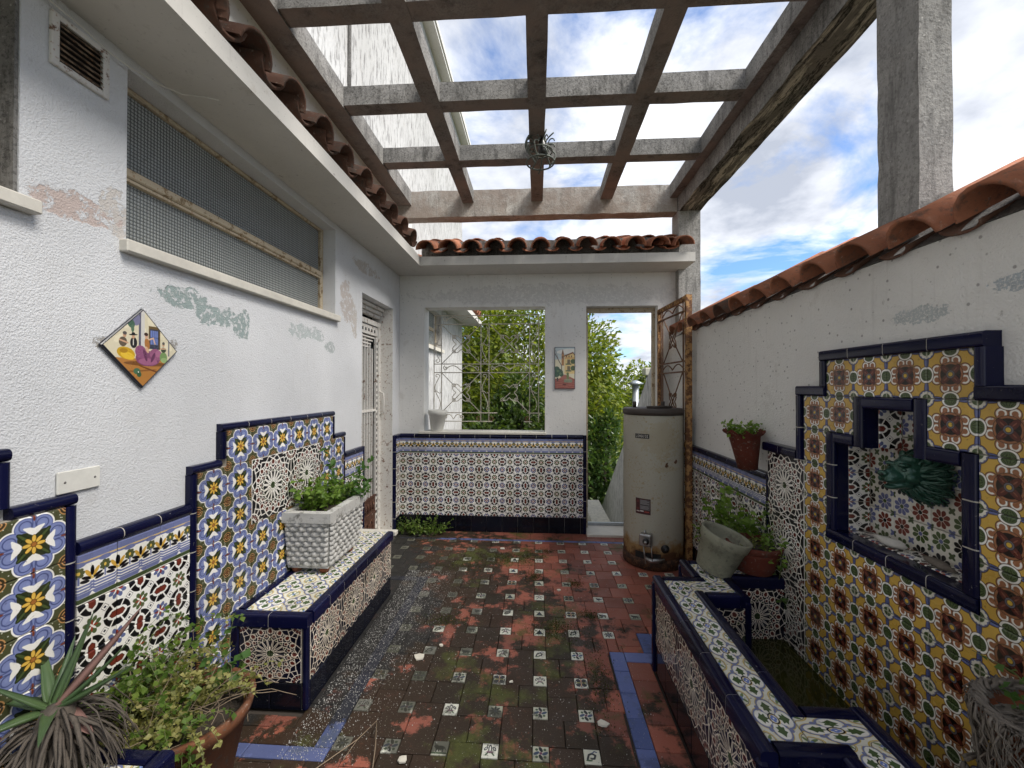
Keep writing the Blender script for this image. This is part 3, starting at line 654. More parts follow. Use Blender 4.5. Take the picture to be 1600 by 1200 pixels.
def mk_beam_soffit():
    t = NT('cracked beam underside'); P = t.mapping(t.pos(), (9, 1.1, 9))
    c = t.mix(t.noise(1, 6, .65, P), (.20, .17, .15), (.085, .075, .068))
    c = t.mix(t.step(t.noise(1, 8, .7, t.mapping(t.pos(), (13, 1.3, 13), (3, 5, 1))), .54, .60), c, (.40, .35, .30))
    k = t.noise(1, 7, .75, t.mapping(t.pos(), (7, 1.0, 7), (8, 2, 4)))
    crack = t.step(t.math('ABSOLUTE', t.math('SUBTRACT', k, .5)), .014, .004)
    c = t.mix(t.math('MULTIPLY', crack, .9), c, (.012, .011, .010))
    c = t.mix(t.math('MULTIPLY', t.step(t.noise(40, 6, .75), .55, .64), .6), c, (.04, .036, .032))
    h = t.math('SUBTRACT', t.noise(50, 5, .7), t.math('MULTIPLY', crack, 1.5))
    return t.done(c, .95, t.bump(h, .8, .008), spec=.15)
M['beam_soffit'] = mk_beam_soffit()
M['beam_plaster'] = mk_concrete('flaking beam plaster', (.54, .52, .48), (.38, .355, .325), (.10, .09, .075), .35, (.30, .255, .22))
def mk_terra(name, a, b, moss=.35):
    t = NT(name); c = t.mix(t.noise(9, 5, .65), a, b)
    c = t.mix(1.0, c, t.ramp(t.rnd(), (0, (.70, .68, .66)), (1, (1.1, 1.08, 1.05))), 'MULTIPLY')
    c = t.mix(t.math('MULTIPLY', t.step(t.noise(14, 8, .75), .50, .62), moss), c, (.075, .06, .05))
    c = t.mix(t.math('MULTIPLY', t.step(t.noise(45, 7, .8, t.mapping(t.pos(), (1, 1, 1), (2, 7, 1))), .57, .63), .75), c, (.10, .10, .085))
    c = t.mix(t.math('MULTIPLY', t.step(t.noise(40, 6, .75), .60, .68), .5), c, (.46, .36, .29))
    return t.done(c, .85, t.bump(t.noise(60, 5, .6), .35, .004), spec=.2)
M['roof_tile'] = mk_terra('terracotta roof tile', (.43, .175, .10), (.30, .125, .075), .62)
M['roof_tile_old'] = mk_terra('blackened roof tile', (.17, .085, .058), (.085, .05, .038), .75)
M['pot'] = mk_terra('terracotta pot', (.34, .12, .06), (.25, .085, .045), .3)
M['pot_brown'] = mk_terra('brown terracotta pot', (.21, .085, .042), (.13, .055, .03), .4)
M['pot_dark'] = mk_terra('dark red plastic pot', (.17, .045, .028), (.13, .034, .022), .25)
M['grey_pot'] = mk_terra('limewashed pot', (.36, .36, .28), (.17, .175, .125), .45)
def mk_navy(name, c0=(.0055, .0065, .036), c1=(.0035, .0045, .021)):
    t = NT(name); c = t.mix(t.noise(6, 4), c0, c1)
    c = t.mix(1.0, c, t.ramp(t.rnd(), (0, (.7, .7, .7)), (1, (1.25, 1.25, 1.25))), 'MULTIPLY')
    c = t.mix(t.math('MULTIPLY', t.step(t.noise(70, 4, .7), .67, .72), .6), c, (.25, .24, .22))
    c = t.mix(t.math('MULTIPLY', t.ramp(t.noise(4, 6, .7), (.55, 0), (.8, 1)), .05), c, (.12, .11, .10))
    return t.done(c, t.ramp(t.noise(8, 4), (.3, .08), (.8, .20)), t.bump(t.noise(18, 3), .10, .004), spec=.28)
M['navy'] = mk_navy('navy glazed trim'); M['black_tile'] = mk_navy('black glazed tile', (.006, .007, .014), (.004, .0045, .008))
M['pale_grout'] = NT('pale grout').done((.50, .47, .41), .9)
M['grout'] = NT('grout').done((.42, .38, .32), .9)
def mk_floor(name, base, lo, kind):
    t = NT(name); X, Y, Z = t.sep(t.pos())
    c = t.mix(t.noise(6, 5, .65), base, lo)
    c = t.mix(1.0, c, t.ramp(t.rnd(), (0, (.66, .70, .74)), (.6, (1, 1, 1)), (1, (1.22, 1.15, 1.1))), 'MULTIPLY')
    # moss and black film gather on the shaded left and middle of the yard
    bias = t.math('MULTIPLY', t.math('ADD', X, .05), .20)
    far = t.math('MULTIPLY', t.math('SUBTRACT', Y, 2.4), .075)
    rb = t.math('MULTIPLY', t.math('SUBTRACT', t.rnd(), .5), .012)
    n1 = t.math('ADD', t.math('SUBTRACT', t.math('SUBTRACT', t.noise(3.6, 9, .68), bias), far), rb)
    k = 1.0 if kind == 'tile' else .42
    film = t.math('MULTIPLY', t.math('MULTIPLY', t.step(n1, .415, .475), t.ramp(t.noise(17, 6, .75), (.26, .78), (.42, 1))), .93*k)
    film = t.math('MULTIPLY', film, t.math('SUBTRACT', 1.0, t.math('MULTIPLY', t.step(t.noise(4.2, 9, .7, t.mapping(t.pos(), (1, 1, 1), (1.3, 6.1, 0))), .555, .60), .88)))
    c = t.mix(film, c, t.mix(t.noise(28, 5, .7), (.008, .009, .005), (.026, .026, .015)))
    red = t.step(t.noise(2.1, 8, .7, t.mapping(t.pos(), (1, 1, 1), (4.2, 1.7, 0))), .60, .64)
    n2 = t.math('SUBTRACT', t.noise(2.9, 9, .72, t.mapping(t.pos(), (1, 1, 1), (9, 3, 0))), t.math('MULTIPLY', t.math('ABSOLUTE', t.math('SUBTRACT', X, .0)), .06))
    moss = t.math('MULTIPLY', t.step(n2, .515, .60), .85*k)
    c = t.mix(moss, c, t.mix(t.noise(60, 4, .7), (.026, .034, .008), (.115, .125, .028)))
    grit = t.math('SUBTRACT', t.math('ADD', t.noise(5, 8, .7), t.math('MULTIPLY', t.math('SUBTRACT', -.62, X), .75)), t.math('MULTIPLY', t.math('ABSOLUTE', t.math('SUBTRACT', Y, 2.4)), .24))
    grit = t.math('ADD', grit, .16 if kind == 'strip' else .0)
    grit = t.math('SUBTRACT', grit, t.math('MULTIPLY', t.math('MAXIMUM', t.math('SUBTRACT', 1.78, Y), 0.0), 2.2))
    c = t.mix(t.math('MULTIPLY', t.step(grit, .46, .53), .93), c, t.mix(t.noise(130, 3, .7), (.008, .008, .008), (.035, .034, .032)))
    c = t.mix(t.math('MULTIPLY', t.step(t.noise(190, 3, .6), .675, .70), .8), c, (.46, .44, .39))
    h = t.math('ADD', t.noise(90, 4, .7), t.math('MULTIPLY', moss, t.noise(220, 2)))
    return t.done(c, t.ramp(t.noise(7, 5), (.3, .38), (.7, .72)), t.bump(h, .35, .005), spec=.32)
M['floor_red'] = mk_floor('worn red floor tile', (.36, .118, .078), (.26, .088, .060), 'tile')
M['floor_blue'] = mk_floor('blue glazed strip', (.15, .19, .42), (.11, .145, .33), 'strip')
M['floor_base'] = NT('dark floor joint').done((.05, .04, .032), .95)
def simple(name, c, rough=.6, metal=0.0, var=.2, bump=.15, sc=20, **kw):
    t = NT(name); q = t.mix(t.noise(sc, 5, .65), tuple(x*(1+var) for x in c), tuple(x*(1-var) for x in c))
    return t.done(q, rough, t.bump(t.noise(sc*3, 4), bump, .003), metal, **kw)
M['marble'] = simple('cream stone sill', (.62, .59, .52), .45)
def mk_rust(name, paint, rust=(.16, .065, .025), amt=.52):
    t = NT(name); c = t.mix(t.noise(40, 5), rust, tuple(q*.45 for q in rust))
    c = t.mix(t.step(t.noise(28, 7, .7), amt, amt+.06), c, paint)
    c = t.mix(t.math('MULTIPLY', t.step(t.noise(90, 4), .6, .66), .6), c, (.30, .14, .05))
    return t.done(c, .75, t.bump(t.noise(120, 4, .7), .5, .003), .0)
M['rust'] = mk_rust('rusted iron', (.22, .155, .09), amt=.56)
M['rust_frame'] = mk_rust('rusted gate frame', (.40, .22, .08), amt=.48)
M['grille'] = mk_rust('cream painted iron', (.60, .55, .46), (.30, .18, .10), .34)
M['white_iron'] = mk_rust('white painted iron', (.66, .64, .60), (.24, .13, .08), .36)
M['rust_panel'] = mk_rust('rusted kick panel', (.36, .31, .28), (.10, .038, .022), .62)
M['frame_wood'] = mk_rust('old cream window frame', (.46, .39, .28), (.30, .21, .11), .40)
def mk_glass():
    t = NT('ribbed frosted glass'); P = t.pos(); X, Y, Z = t.sep(P)
    a = t.math('SINE', t.math('MULTIPLY', Y, 480.0)); b = t.math('SINE', t.math('MULTIPLY', Z, 480.0))
    h = t.math('MULTIPLY', t.math('ADD', a, 1.0), t.math('ADD', b, 1.0))
    c = t.mix(t.ramp(h, (.15, 0), (1.0, 1)), (.10, .11, .108), (.40, .425, .415))
    c = t.mix(t.noise(1.5, 3), c, t.mix(.5, c, (.09, .10, .10)))
    return t.done(c, .22, t.bump(h, .35, .004), spec=.6)
M['glass'] = mk_glass()
M['dark'] = NT('dark interior').done((.012, .012, .013), .9)
M['door_glass'] = simple('dusty door glass', (.05, .055, .06), .25, spec=.6)
M['white_plastic'] = simple('aged white plastic', (.66, .65, .60), .4)
M['screw'] = simple('dull screw', (.22, .21, .2), .4, 1.0)
M['vent'] = mk_rust('brown vent slat', (.24, .17, .11), (.085, .05, .028), .5)
M['iron'] = simple('grey green iron', (.10, .115, .10), .6, .2)
M['black_plastic'] = simple('black plastic', (.012, .012, .013), .35)
M['alu'] = simple('dull aluminium', (.42, .42, .41), .38, .9)
M['zinc'] = simple('galvanised pipe', (.40, .43, .46), .42, .75)
def mk_heater():
    t = NT('rusting cream enamel'); X, Y, Z = t.sep(t.pos())
    c = t.mix(t.noise(3, 5), (.45, .43, .35), (.375, .355, .285))
    st = t.noise(1, 6, .7, t.mapping(t.pos(), (24, 24, 3)))
    near = lambda cc, r, s=14: t.near(cc, r, s, 1.1)
    spots = t.math('MULTIPLY', t.step(t.noise(55, 6, .75), .56, .62), t.step(t.noise(4.5, 4), .47, .58))
    c = t.mix(t.math('MULTIPLY', spots, .75), c, (.30, .20, .07))
    c = t.mix(t.math('MULTIPLY', near((.95, 3.1, 1.0), (.16, .3, .14), 30), .28), c, (.34, .255, .12))
    c = t.mix(t.math('MULTIPLY', near((1.0, 3.1, .78), (.14, .3, .022), 30), .3), c, (.36, .28, .14))
    c = t.mix(near((.985, 3.1, .805), (.02, .2, .022), 30), c, (.09, .04, .018))
    c = t.mix(near((1.06, 3.2, .83), (.018, .3, .014), 30), c, (.12, .05, .02))
    low = t.math('ADD', Z, t.math('MULTIPLY', t.math('SUBTRACT', t.noise(9, 8, .72), .5), .42))
    c = t.mix(t.step(low, .24, .17), c, t.mix(t.noise(30, 5), (.36, .27, .12), (.25, .11, .035)))
    c = t.mix(t.step(low, .145, .10), c, t.mix(t.noise(22, 6), (.075, .032, .018), (.13, .055, .022)))
    c = t.mix(t.math('MULTIPLY', t.step(t.noise(80, 3), .68, .71), .7), c, (.08, .05, .03))
    return t.done(c, t.ramp(low, (.12, .8), (.3, .42)), t.bump(t.noise(16, 4), .12, .006), spec=.4)
M['heater'] = mk_heater()
M['heater_cap'] = simple('dark brown heater lid', (.055, .043, .036), .6)
M['heater_base'] = mk_rust('rusted heater base', (.10, .045, .022), (.045, .02, .012), .5)
def mk_bronze():
    t = NT('green bronze'); c = t.mix(t.noise(14, 5), (.035, .115, .078), (.014, .044, .032))
    return t.done(c, t.ramp(t.noise(20, 4), (.3, .16), (.75, .42)), t.bump(t.noise(38, 5, .7), .4, .008), .25, spec=.7)
M['bronze'] = mk_bronze()
def mk_water():
    t = NT('murky green water'); c = t.mix(t.noise(4, 4), (.024, .027, .005), (.042, .040, .009))
    return t.done(c, .06, t.bump(t.noise(9, 2), .03, .01), spec=.5)
M['water'] = mk_water()
def mk_leaf(name, a, b, c3, gloss=.45, trans=.35):
    t = NT(name); i = t.isl()
    c = t.ramp(i, (0, a), (.5, b), (1, c3)); c = t.mix(t.ramp(t.noise(.8, 4), (.35, 0), (.65, 1)), c, t.mix(1.0, c, (.55, .62, .5), 'MULTIPLY'))
    t.done(c, gloss, spec=.35)
    tr = t.new('ShaderNodeBsdfTranslucent'); t.put(t.mix(1.0, c, (1.5, 1.6, .7), 'MULTIPLY'), tr.inputs[0])
    ms = t.new('ShaderNodeMixShader'); ms.inputs[0].default_value = trans
    t.L.new(t.b.outputs[0], ms.inputs[1]); t.L.new(tr.outputs[0], ms.inputs[2]); t.L.new(ms.outputs[0], t.N['Material Output'].inputs[0]); return t.m
M['leaf_tree'] = mk_leaf('tree leaf', (.075, .12, .018), (.19, .23, .03), (.33, .34, .05))
M['leaf_dark'] = mk_leaf('dark tree leaf', (.028, .055, .014), (.06, .10, .022), (.13, .18, .04))
M['leaf_laurel'] = mk_leaf('laurel leaf', (.035, .075, .022), (.07, .12, .035), (.15, .20, .07), .3)
M['leaf_herb'] = mk_leaf('fresh herb leaf', (.07, .13, .022), (.12, .20, .032), (.20, .27, .05))
M['leaf_bright'] = mk_leaf('bright green leaf', (.13, .22, .035), (.20, .32, .055), (.30, .42, .09))
M['leaf_yellow'] = mk_leaf('yellowing creeper leaf', (.17, .18, .045), (.34, .32, .10), (.55, .48, .22))
M['leaf_ivy'] = mk_leaf('ivy leaf', (.06, .14, .03), (.09, .19, .045), (.14, .24, .06))
M['bark'] = simple('bark', (.10, .08, .06), .9, bump=.6, sc=12)
M['twig'] = simple('dry twig', (.24, .18, .12), .85, sc=30)
M['stem'] = simple('green stem', (.13, .15, .05), .7)
M['soil'] = simple('potting soil', (.045, .034, .024), .95, bump=.9, sc=40)
M['root'] = simple('grey fibrous root', (.165, .142, .118), .9, var=.55, bump=.8, sc=45)
M['dry_leaf'] = simple('dry hanging leaf', (.095, .078, .062), .9, var=.55, bump=.8, sc=45)
M['stone'] = simple('pale pebble', (.50, .48, .44), .8, bump=.6, sc=30)
M['chip'] = simple('pale plaster chip', (.66, .62, .52), .85); M['grit'] = simple('grey grit', (.44, .43, .40), .9, var=.6, sc=200)
M['ground'] = simple('overgrown earth', (.055, .065, .025), .95, var=.5, sc=1.2)
M['planter'] = None
def mk_planter():
    t = NT('whitewashed concrete'); z = t.sep(t.pos())[2]
    c = t.mix(t.noise(8, 5), (.60, .59, .56), (.46, .45, .42))
    c = t.mix(t.math('MULTIPLY', t.step(t.noise(24, 7, .75), .52, .62), .75), c, (.10, .10, .085))
    c = t.mix(t.math('MULTIPLY', t.step(t.noise(6, 6, .7), .60, .72), .5), c, (.24, .20, .15))
    return t.done(c, .9, t.bump(t.noise(60, 5, .7), .5, .004), spec=.2)
M['planter'] = mk_planter()
def mk_aloe():
    t = NT('aloe leaf'); c = t.ramp(t.noise(5, 4), (.3, (.035, .075, .032)), (.7, (.085, .135, .05)))
    return t.done(c, .38, t.bump(t.noise(40, 3), .2, .003), spec=.5)
M['aloe'] = mk_aloe(); M['aloe_dry'] = simple('withered aloe leaf', (.22, .12, .10), .7)
# ---------------------------------------------------------------- ground and floor
g = MB(); R = 900
g.add([(-R, -R, -3.2), (R, -R, -3.2), (R, R, -3.2), (-R, R, -3.2)], [(0, 1, 2, 3)])
obj('ground', g, M['ground'], kind='structure')
FL = MB().box(-1.62, 1.60, -2.6, 4.25, -3.25, -.012); floor = obj('floor', FL, M['floor_base'], kind='structure')
WORLD['floor'] = WORLD[floor.name]
P_, A_, S_ = .1949, .1949*2/3, .1949/3
U0, V0 = .0161, 1.5844            # an inset's centre
def sub(rects, ob):
    out = []
    for x0, x1, y0, y1 in rects:
        a0, a1, b0, b1 = max(x0, ob[0]), min(x1, ob[1]), max(y0, ob[2]), min(y1, ob[3])
        if a0 >= a1 or b0 >= b1: out.append((x0, x1, y0, y1)); continue
        for q in ((x0, a0, y0, y1), (a1, x1, y0, y1), (a0, a1, y0, b0), (a0, a1, b1, y1)):
            if q[1]-q[0] > .012 and q[3]-q[2] > .012: out.append(q)
    return out
strips = [(.383, .458, .9, 2.215), (.458, .62, 2.14, 2.215), (.565, .640, 2.215, 2.39), (.640, .96, 2.315, 2.39), (-1.28, 1.14, 3.745, 3.785),
          (-1.28, -.80, 1.50, 1.56), (-.865, -.80, 1.56, 3.0), (-1.28, -.865, 2.94, 3.0), (-.865, -.80, .9, 1.25), (-1.28, -.865, 1.19, 1.25)]
walls_ = [(.577, 1.3, .6, 2.085), (.775, 1.3, 2.0, 2.29), (-1.4, -1.0, 1.70, 2.79), (-1.4, -1.0, .5, 1.07)]
outer = [(.458, 1.25, .9, 2.14), (.640, 1.25, 2.2, 2.315), (.62, .8, 2.1, 2.3), (-1.36, -.865, 1.56, 2.94), (-1.36, -.865, .9, 1.19), (-1.36, 1.25, 3.785, 3.98)]
def in_outer(x, y): return any(a < x < b and c < y < d for a, b, c, d in outer)
redl, insl = [], []
mx = lambda u: U0-.5*S_-1.5*A_+u*A_       # cell units -> metres (insets at u = 1.5)
for I in range(-5, 4):
    for J in range(-3, 9):
        bx = U0-S_/2-1.5*A_+I*3*A_; by = V0+S_/2+J*3*A_      # units: y grows towards the viewer
        T8 = [(0, 1, .5, 1.5), (1, 2, .5, 1.5), (2, 3, 0, 1), (2, 3, 1, 2), (.5, 1.5, 1.5, 2.5), (.5, 1.5, 2.5, 3.5), (1.5, 2.5, 2, 3), (2.5, 3.5, 2, 3)]
        for a, b, c, d in T8: redl.append((bx+a*A_, bx+b*A_, by-d*A_, by-c*A_))
        for a in (0, 1.5):
            for c in (0, 1.5): insl.append((bx+a*A_, bx+(a+.5)*A_, by-(c+.5)*A_, by-c*A_))
lim = (-1.36, 1.25, .95, 3.98)
def prep(lst):
    out = []
    for r in lst:
        r = (max(r[0], lim[0]), min(r[1], lim[1]), max(r[2], lim[2]), min(r[3], lim[3]))
        if r[1]-r[0] < .015 or r[3]-r[2] < .015: continue
        rs = [r]
        for ob in strips+walls_+outer: rs = sub(rs, ob)
        out += rs
    return out
red = prep(redl); ins = [r for r in prep(insl) if r[1]-r[0] > .03 and r[3]-r[2] > .03]
for o in outer:
    ny = int((o[3]-o[2])/A_)+1; nx = int((o[1]-o[0])/A_)+1
    for i in range(nx):
        for j in range(ny):
            r = (o[0]+i*A_, min(o[1], o[0]+(i+1)*A_), max(o[2], o[3]-(j+1)*A_), o[3]-j*A_)
            if r[1]-r[0] < .015 or r[3]-r[2] < .015: continue
            rs = [r]
            for ob in strips+walls_: rs = sub(rs, ob)
            red += rs
def size_key(r):
    y = (r[2]+r[3])/2; x = (r[0]+r[1])/2; vis = 1 if (abs(x) < 1.2*y and y > 1.4) else .05
    return -vis*(r[1]-r[0])*(r[3]-r[2])/y**3
def lay(lst, name, mat, dz=0.0, cap=295, wob=.0016):
    lst = sorted(lst, key=size_key)
    for r in lst[:cap]:
        m = mat() if callable(mat) else mat
        me = tile_mesh(name, r[1]-r[0]-.003, r[3]-r[2]-.003, .012, m, bev=.002)
        Mx = Matrix.Translation(((r[0]+r[1])/2, (r[2]+r[3])/2, -.012+dz+random.uniform(-wob, wob))) @ Matrix.Rotation(random.gauss(0, .004), 4, 'X') @ Matrix.Rotation(random.gauss(0, .004), 4, 'Y')
        link(name, me, floor, Mx)
    if len(lst) > cap:
        b = MB()
        for r in lst[cap:]: b.box(r[0]+.0015, r[1]-.0015, r[2]+.0015, r[3]-.0015, -.012, dz+random.uniform(-.001, .001))
        obj(name+'_field', b, mat() if callable(mat) else mat, floor, kind='stuff')
lay(red, 'floor_tile', M['floor_red'])
lay(ins, 'inset_tile', lambda: M['ins%d' % random.randrange(8)], .0008)
for s_ in strips:
    dx, dy = s_[1]-s_[0], s_[3]-s_[2]; n = max(1, round(max(dx, dy)/.15)); b = []
    for k in range(n):
        r = (s_[0]+dx*k/n, s_[0]+dx*(k+1)/n, s_[2], s_[3]) if dx > dy else (s_[0], s_[1], s_[2]+dy*k/n, s_[2]+dy*(k+1)/n)
        rs = [r]
        for ob in walls_: rs = sub(rs, ob)
        b += rs
    lay(b, 'border_strip_tile', M['floor_blue'], .0006, wob=.0008)
# ---------------------------------------------------------------- the house along the left
XL = -1.362
house = thing('house', (XL-.1, 3, 0), 'long white house with tiled eave and high frosted window on the left side', 'house')
w = MB(); xb = XL-.20
def yz(y0, y1, z0, z1, x0=xb, x1=XL): w.box(x0, x1, y0, y1, z0, z1)
yz(-2.6, -.6, -.02, 2.503); yz(-.6, .994, -.02, 1.86); yz(.994, 1.277, -.02, 2.503); yz(1.277, 2.69, -.02, 1.862); yz(2.69, 3.118, -.02, 2.503)
yz(3.118, 3.80, 2.14, 2.503); yz(3.80, 3.988, -.02, 2.503); yz(-.6, .994, 2.45, 2.503); yz(1.277, 2.69, 2.462, 2.503)
obj('wall', w, M['house_white'], house)
w = MB()   # the wing past the yard's far wall
for a in ((4.16, 4.95, -3.2, 2.6), (4.95, 5.95, -3.2, 1.93), (4.95, 5.95, 2.45, 2.6), (5.95, 7.62, -3.2, 2.6)): w.box(-1.62, -1.405, a[0], a[1], a[2], a[3])
w.box(-1.62, -1.52, 4.95, 5.95, 1.93, 2.45)
obj('wall', w, M['mould_white'], house)
w = MB().box(-6, -1.62, -2.6, 7.6, -3.2, 2.6); obj('wall_core', w, M['dark'], house)
w = MB().box(-1.62, -1.37, -2.6, 4.4, 2.60, 3.40); obj('upper_wall', w, M['white_smooth'], house, 'plain plaster band above the roof tiles')
w = MB().box(-5.8, -1.46, -2.6, 7.9, 3.0, 6.06); obj('upper_wall', w, M['mould_white'], house, 'white upper wall streaked with black mould')
w = MB().box(-5.8, -1.32, -2.7, 7.98, 6.06, 6.11).box(-5.8, -1.30, -2.7, 8.0, 6.11, 6.17); obj('cornice', w, M['white_smooth'], house)
w = MB().tube([(-1.445, 3.06, 3.3), (-1.445, 3.06, 6.05)], .013, 8); obj('downpipe', w, M['conc'], house)
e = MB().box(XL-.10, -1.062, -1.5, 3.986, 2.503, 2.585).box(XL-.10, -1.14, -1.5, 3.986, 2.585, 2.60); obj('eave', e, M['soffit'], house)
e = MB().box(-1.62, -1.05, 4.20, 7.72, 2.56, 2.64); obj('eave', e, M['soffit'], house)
def barrel(L, r0, r1, th=.013, n=9, up=True):
    mb = MB(); vs = []
    sg = 1 if up else -1
    for y, r in ((0, r0), (L, r1)):
        for R_ in (r, r-th):
            for k in range(n+1): q = math.pi*k/n; vs.append((R_*math.cos(q), y, sg*R_*math.sin(q)*.92))
    m = n+1; fs = []
    for k in range(n):
        fs += [(k, k+1, 2*m+k+1, 2*m+k), (m+k, 3*m+k, 3*m+k+1, m+k+1), (k, m+k, m+k+1, k+1), (2*m+k, 2*m+k+1, 3*m+k+1, 3*m+k)]
    fs += [(0, 2*m, 3*m, m), (n, m+n, 3*m+n, 2*m+n)]
    if not up: fs = [f[::-1] for f in fs]
    mb.add(vs, fs[:4*n], 0, True); mb.add(vs, fs[4*n:], 0, False); return mb
BARREL = {(u, m): barrel(.40, .088 if u else .062, .072 if u else .055, up=u).mesh('roof_tile', M[m], center=False)[0] for u in (True, False) for m in ('roof_tile', 'roof_tile_old')}
def shallow(me):
    for v in me.vertices: v.co.z *= .5
for m in ('roof_tile', 'roof_tile_old'): shallow(BARREL[(False, m)])
for m in ('roof_tile_old', 'roof_tile'): BARREL[('deep', m)] = barrel(.40, .078, .066, up=False).mesh('roof_tile', M[m], center=False)[0]
def roof_tile(parent, loc, az, slope, up, mat, name='roof_tile'):
    """low end at loc, running uphill along the azimuth az"""
    Mx = Matrix.Translation(loc) @ Matrix.Rotation(az-math.pi/2+random.gauss(0, .02), 4, 'Z') @ Matrix.Rotation(slope+random.gauss(0, .015), 4, 'X') @ Matrix.Rotation(random.gauss(0, .03), 4, 'Y')
    return link(name, BARREL[(up, mat)], parent, Mx)
# two courses of barrel tiles on the left eave
y = -.9; k = 0
while y < 3.55:
    for c in range(1):
        roof_tile(house, (-1.036+random.uniform(-.010, .010), y, 2.632+random.uniform(-.004, .004)), math.pi, math.radians(17), True, 'roof_tile_old')
        roof_tile(house, (-1.050, y+.118, 2.676), math.pi, math.radians(17), 'deep', 'roof_tile_old')
    y += .2355
y = 4.4
while y < 7.5:
    roof_tile(house, (-1.04, y, 2.70), math.pi, math.radians(18), True, 'roof_tile'); roof_tile(house, (-1.05, y+.105, 2.72), math.pi, math.radians(18), False, 'roof_tile'); y += .215
# frosted window
win = thing('window', (XL-.08, 1.98, 2.16), parent=house, label='wide two-light window of ribbed frosted glass')
xf = XL-.095
f = MB()
for a in ((1.277, 2.69, 1.885, 1.918), (1.277, 2.69, 2.444, 2.462), (1.277, 1.29, 1.918, 2.444), (2.655, 2.69, 1.918, 2.444)): f.box(xf-.03, xf+.012, a[0]+.001, a[1]-.001, a[2], a[3], bev=.004)
obj('frame', f, M['frame_wood'], win)
obj('transom_bar', MB().box(xf-.025, xf+.022, 1.291, 2.654, 2.138, 2.170, bev=.005).box(xf-.02, xf+.014, 1.291, 2.654, 2.126, 2.136), M['frame_wood'], win)
obj('pane', MB().box(xf-.012, xf-.006, 1.291, 2.654, 1.919, 2.125), M['glass'], win); obj('pane', MB().box(xf-.012, xf-.006, 1.291, 2.654, 2.171, 2.443), M['glass'], win)
obj('sill', MB().box(XL-.10, XL+.030, 1.255, 2.715, 1.843, 1.884, bev=.004), M['marble'], win)
win = thing('window', (XL-.05, .2, 2.15), parent=house, label='near window edge with a stone sill')
obj('frame', MB().box(XL-.19, XL-.13, -.598, .99, 1.9, 2.45), M['frame_wood'], win)
obj('jamb', MB().box(XL-.19, XL-.004, .985, .9935, 1.9, 2.449), M['conc'], win); obj('sill', MB().box(XL-.12, XL+.032, -.6, 1.025, 1.862, 1.90, bev=.004), M['marble'], win)
win = thing('window', (-1.5, 5.45, 2.2), parent=house, label='window of the wing beyond the grille')
obj('frame', MB().box(-1.515, -1.48, 4.951, 5.949, 1.95, 2.0).box(-1.515, -1.48, 4.951, 5.949, 2.2, 2.24).box(-1.515, -1.48, 4.951, 5.0, 2.0, 2.45).box(-1.515, -1.48, 5.9, 5.949, 2.0, 2.45), M['frame_wood'], win)
obj('pane', MB().box(-1.50, -1.495, 5.0, 5.9, 2.0, 2.45), M['glass'], win); obj('sill', MB().box(-1.5, -1.36, 4.93, 5.97, 1.90, 1.945), M['marble'], win)
# air vent
v = thing('air_vent', (XL, 1.133, 2.38), parent=house)
f = MB()
for a in ((1.055, 1.075, 2.305, 2.455), (1.191, 1.211, 2.305, 2.455), (1.075, 1.191, 2.305, 2.322), (1.075, 1.191, 2.438, 2.455)): f.box(XL+.0, XL+.012, *a, bev=.002)
obj('frame', f, M['white_iron'], v); obj('backing', MB().box(XL+.0005, XL+.0015, 1.075, 1.191, 2.322, 2.438), M['dark'], v)
for k in range(7):
    z = 2.324+k*.0163; s = MB().add([(XL+.002, 1.0755, z+.014), (XL+.002, 1.1905, z+.014), (XL+.011, 1.1905, z+.003), (XL+.011, 1.0755, z+.003), (XL+.002, 1.0755, z+.011), (XL+.002, 1.1905, z+.011), (XL+.011, 1.1905, z), (XL+.011, 1.0755, z)], [(0, 3, 2, 1), (4, 5, 6, 7), (2, 3, 7, 6), (0, 1, 5, 4)]); obj('slat', s, M['vent'], v)
# recessed back door with an iron grille
d = thing('door', (XL-.14, 3.46, 0), parent=house, label='white iron grille door with a rusty foot')
xd = XL-.13
obj('jamb', MB().box(XL-.19, XL-.0, 3.796, 3.7995, 0, 2.135), M['white_iron'], d)
obj('frame', MB().box(xd-.03, xd+.02, 3.121, 3.16, 0, 2.0, bev=.003).box(xd-.03, xd+.02, 3.745, 3.795, 0, 2.0, bev=.003).box(xd-.03, xd+.02, 3.16, 3.745, 1.955, 2.0, bev=.003), M['white_iron'], d)
s = MB()
for k in range(3): s.box(xd-.03, xd+.05-.018*k, 3.12, 3.795, 2.105-.034*k, 2.135-.034*k, bev=.006)
obj('shutter_box', s, M['white_iron'], d)
obj('pane', MB().box(xd-.045, xd-.04, 3.16, 3.745, 0, 1.955), M['door_glass'], d)
s = MB().box(xd-.02, xd+.008, 3.163, 3.742, 1.87, 1.95)
for k in range(8): s.box(xd+.008, xd+.010, 3.2+k*.065, 3.225+k*.065, 1.895, 1.92, 1)
obj('pierced_rail', s, [M['white_iron'], M['dark']], d)
for k in range(9):
    y = 3.185+k*.054; top = 1.86-.028*abs(k-4); obj('bar', MB().box(xd-.008, xd+.008, y, y+.012, .42, top), M['white_iron'], d)
s = MB().box(xd-.012, xd+.010, 3.163, 3.70, 1.18, 1.20)
for k in range(4): s.box(xd-.012, xd+.010, 3.185+.04*k, 3.66-.04*k, 1.84-.03*k, 1.852-.03*k)
obj('cross_rail', s, M['white_iron'], d)
s = MB().box(xd-.01, xd+.01, 3.70, 3.74, .1, 1.86)
for k in range(34): s.box(xd+.01, xd+.012, 3.712, 3.728, .14+k*.05, .165+k*.05, 1)
obj('pierced_stile', s, [M['white_iron'], M['dark']], d)
s = MB().box(xd-.015, xd+.006, 3.163, 3.70, .02, .41)
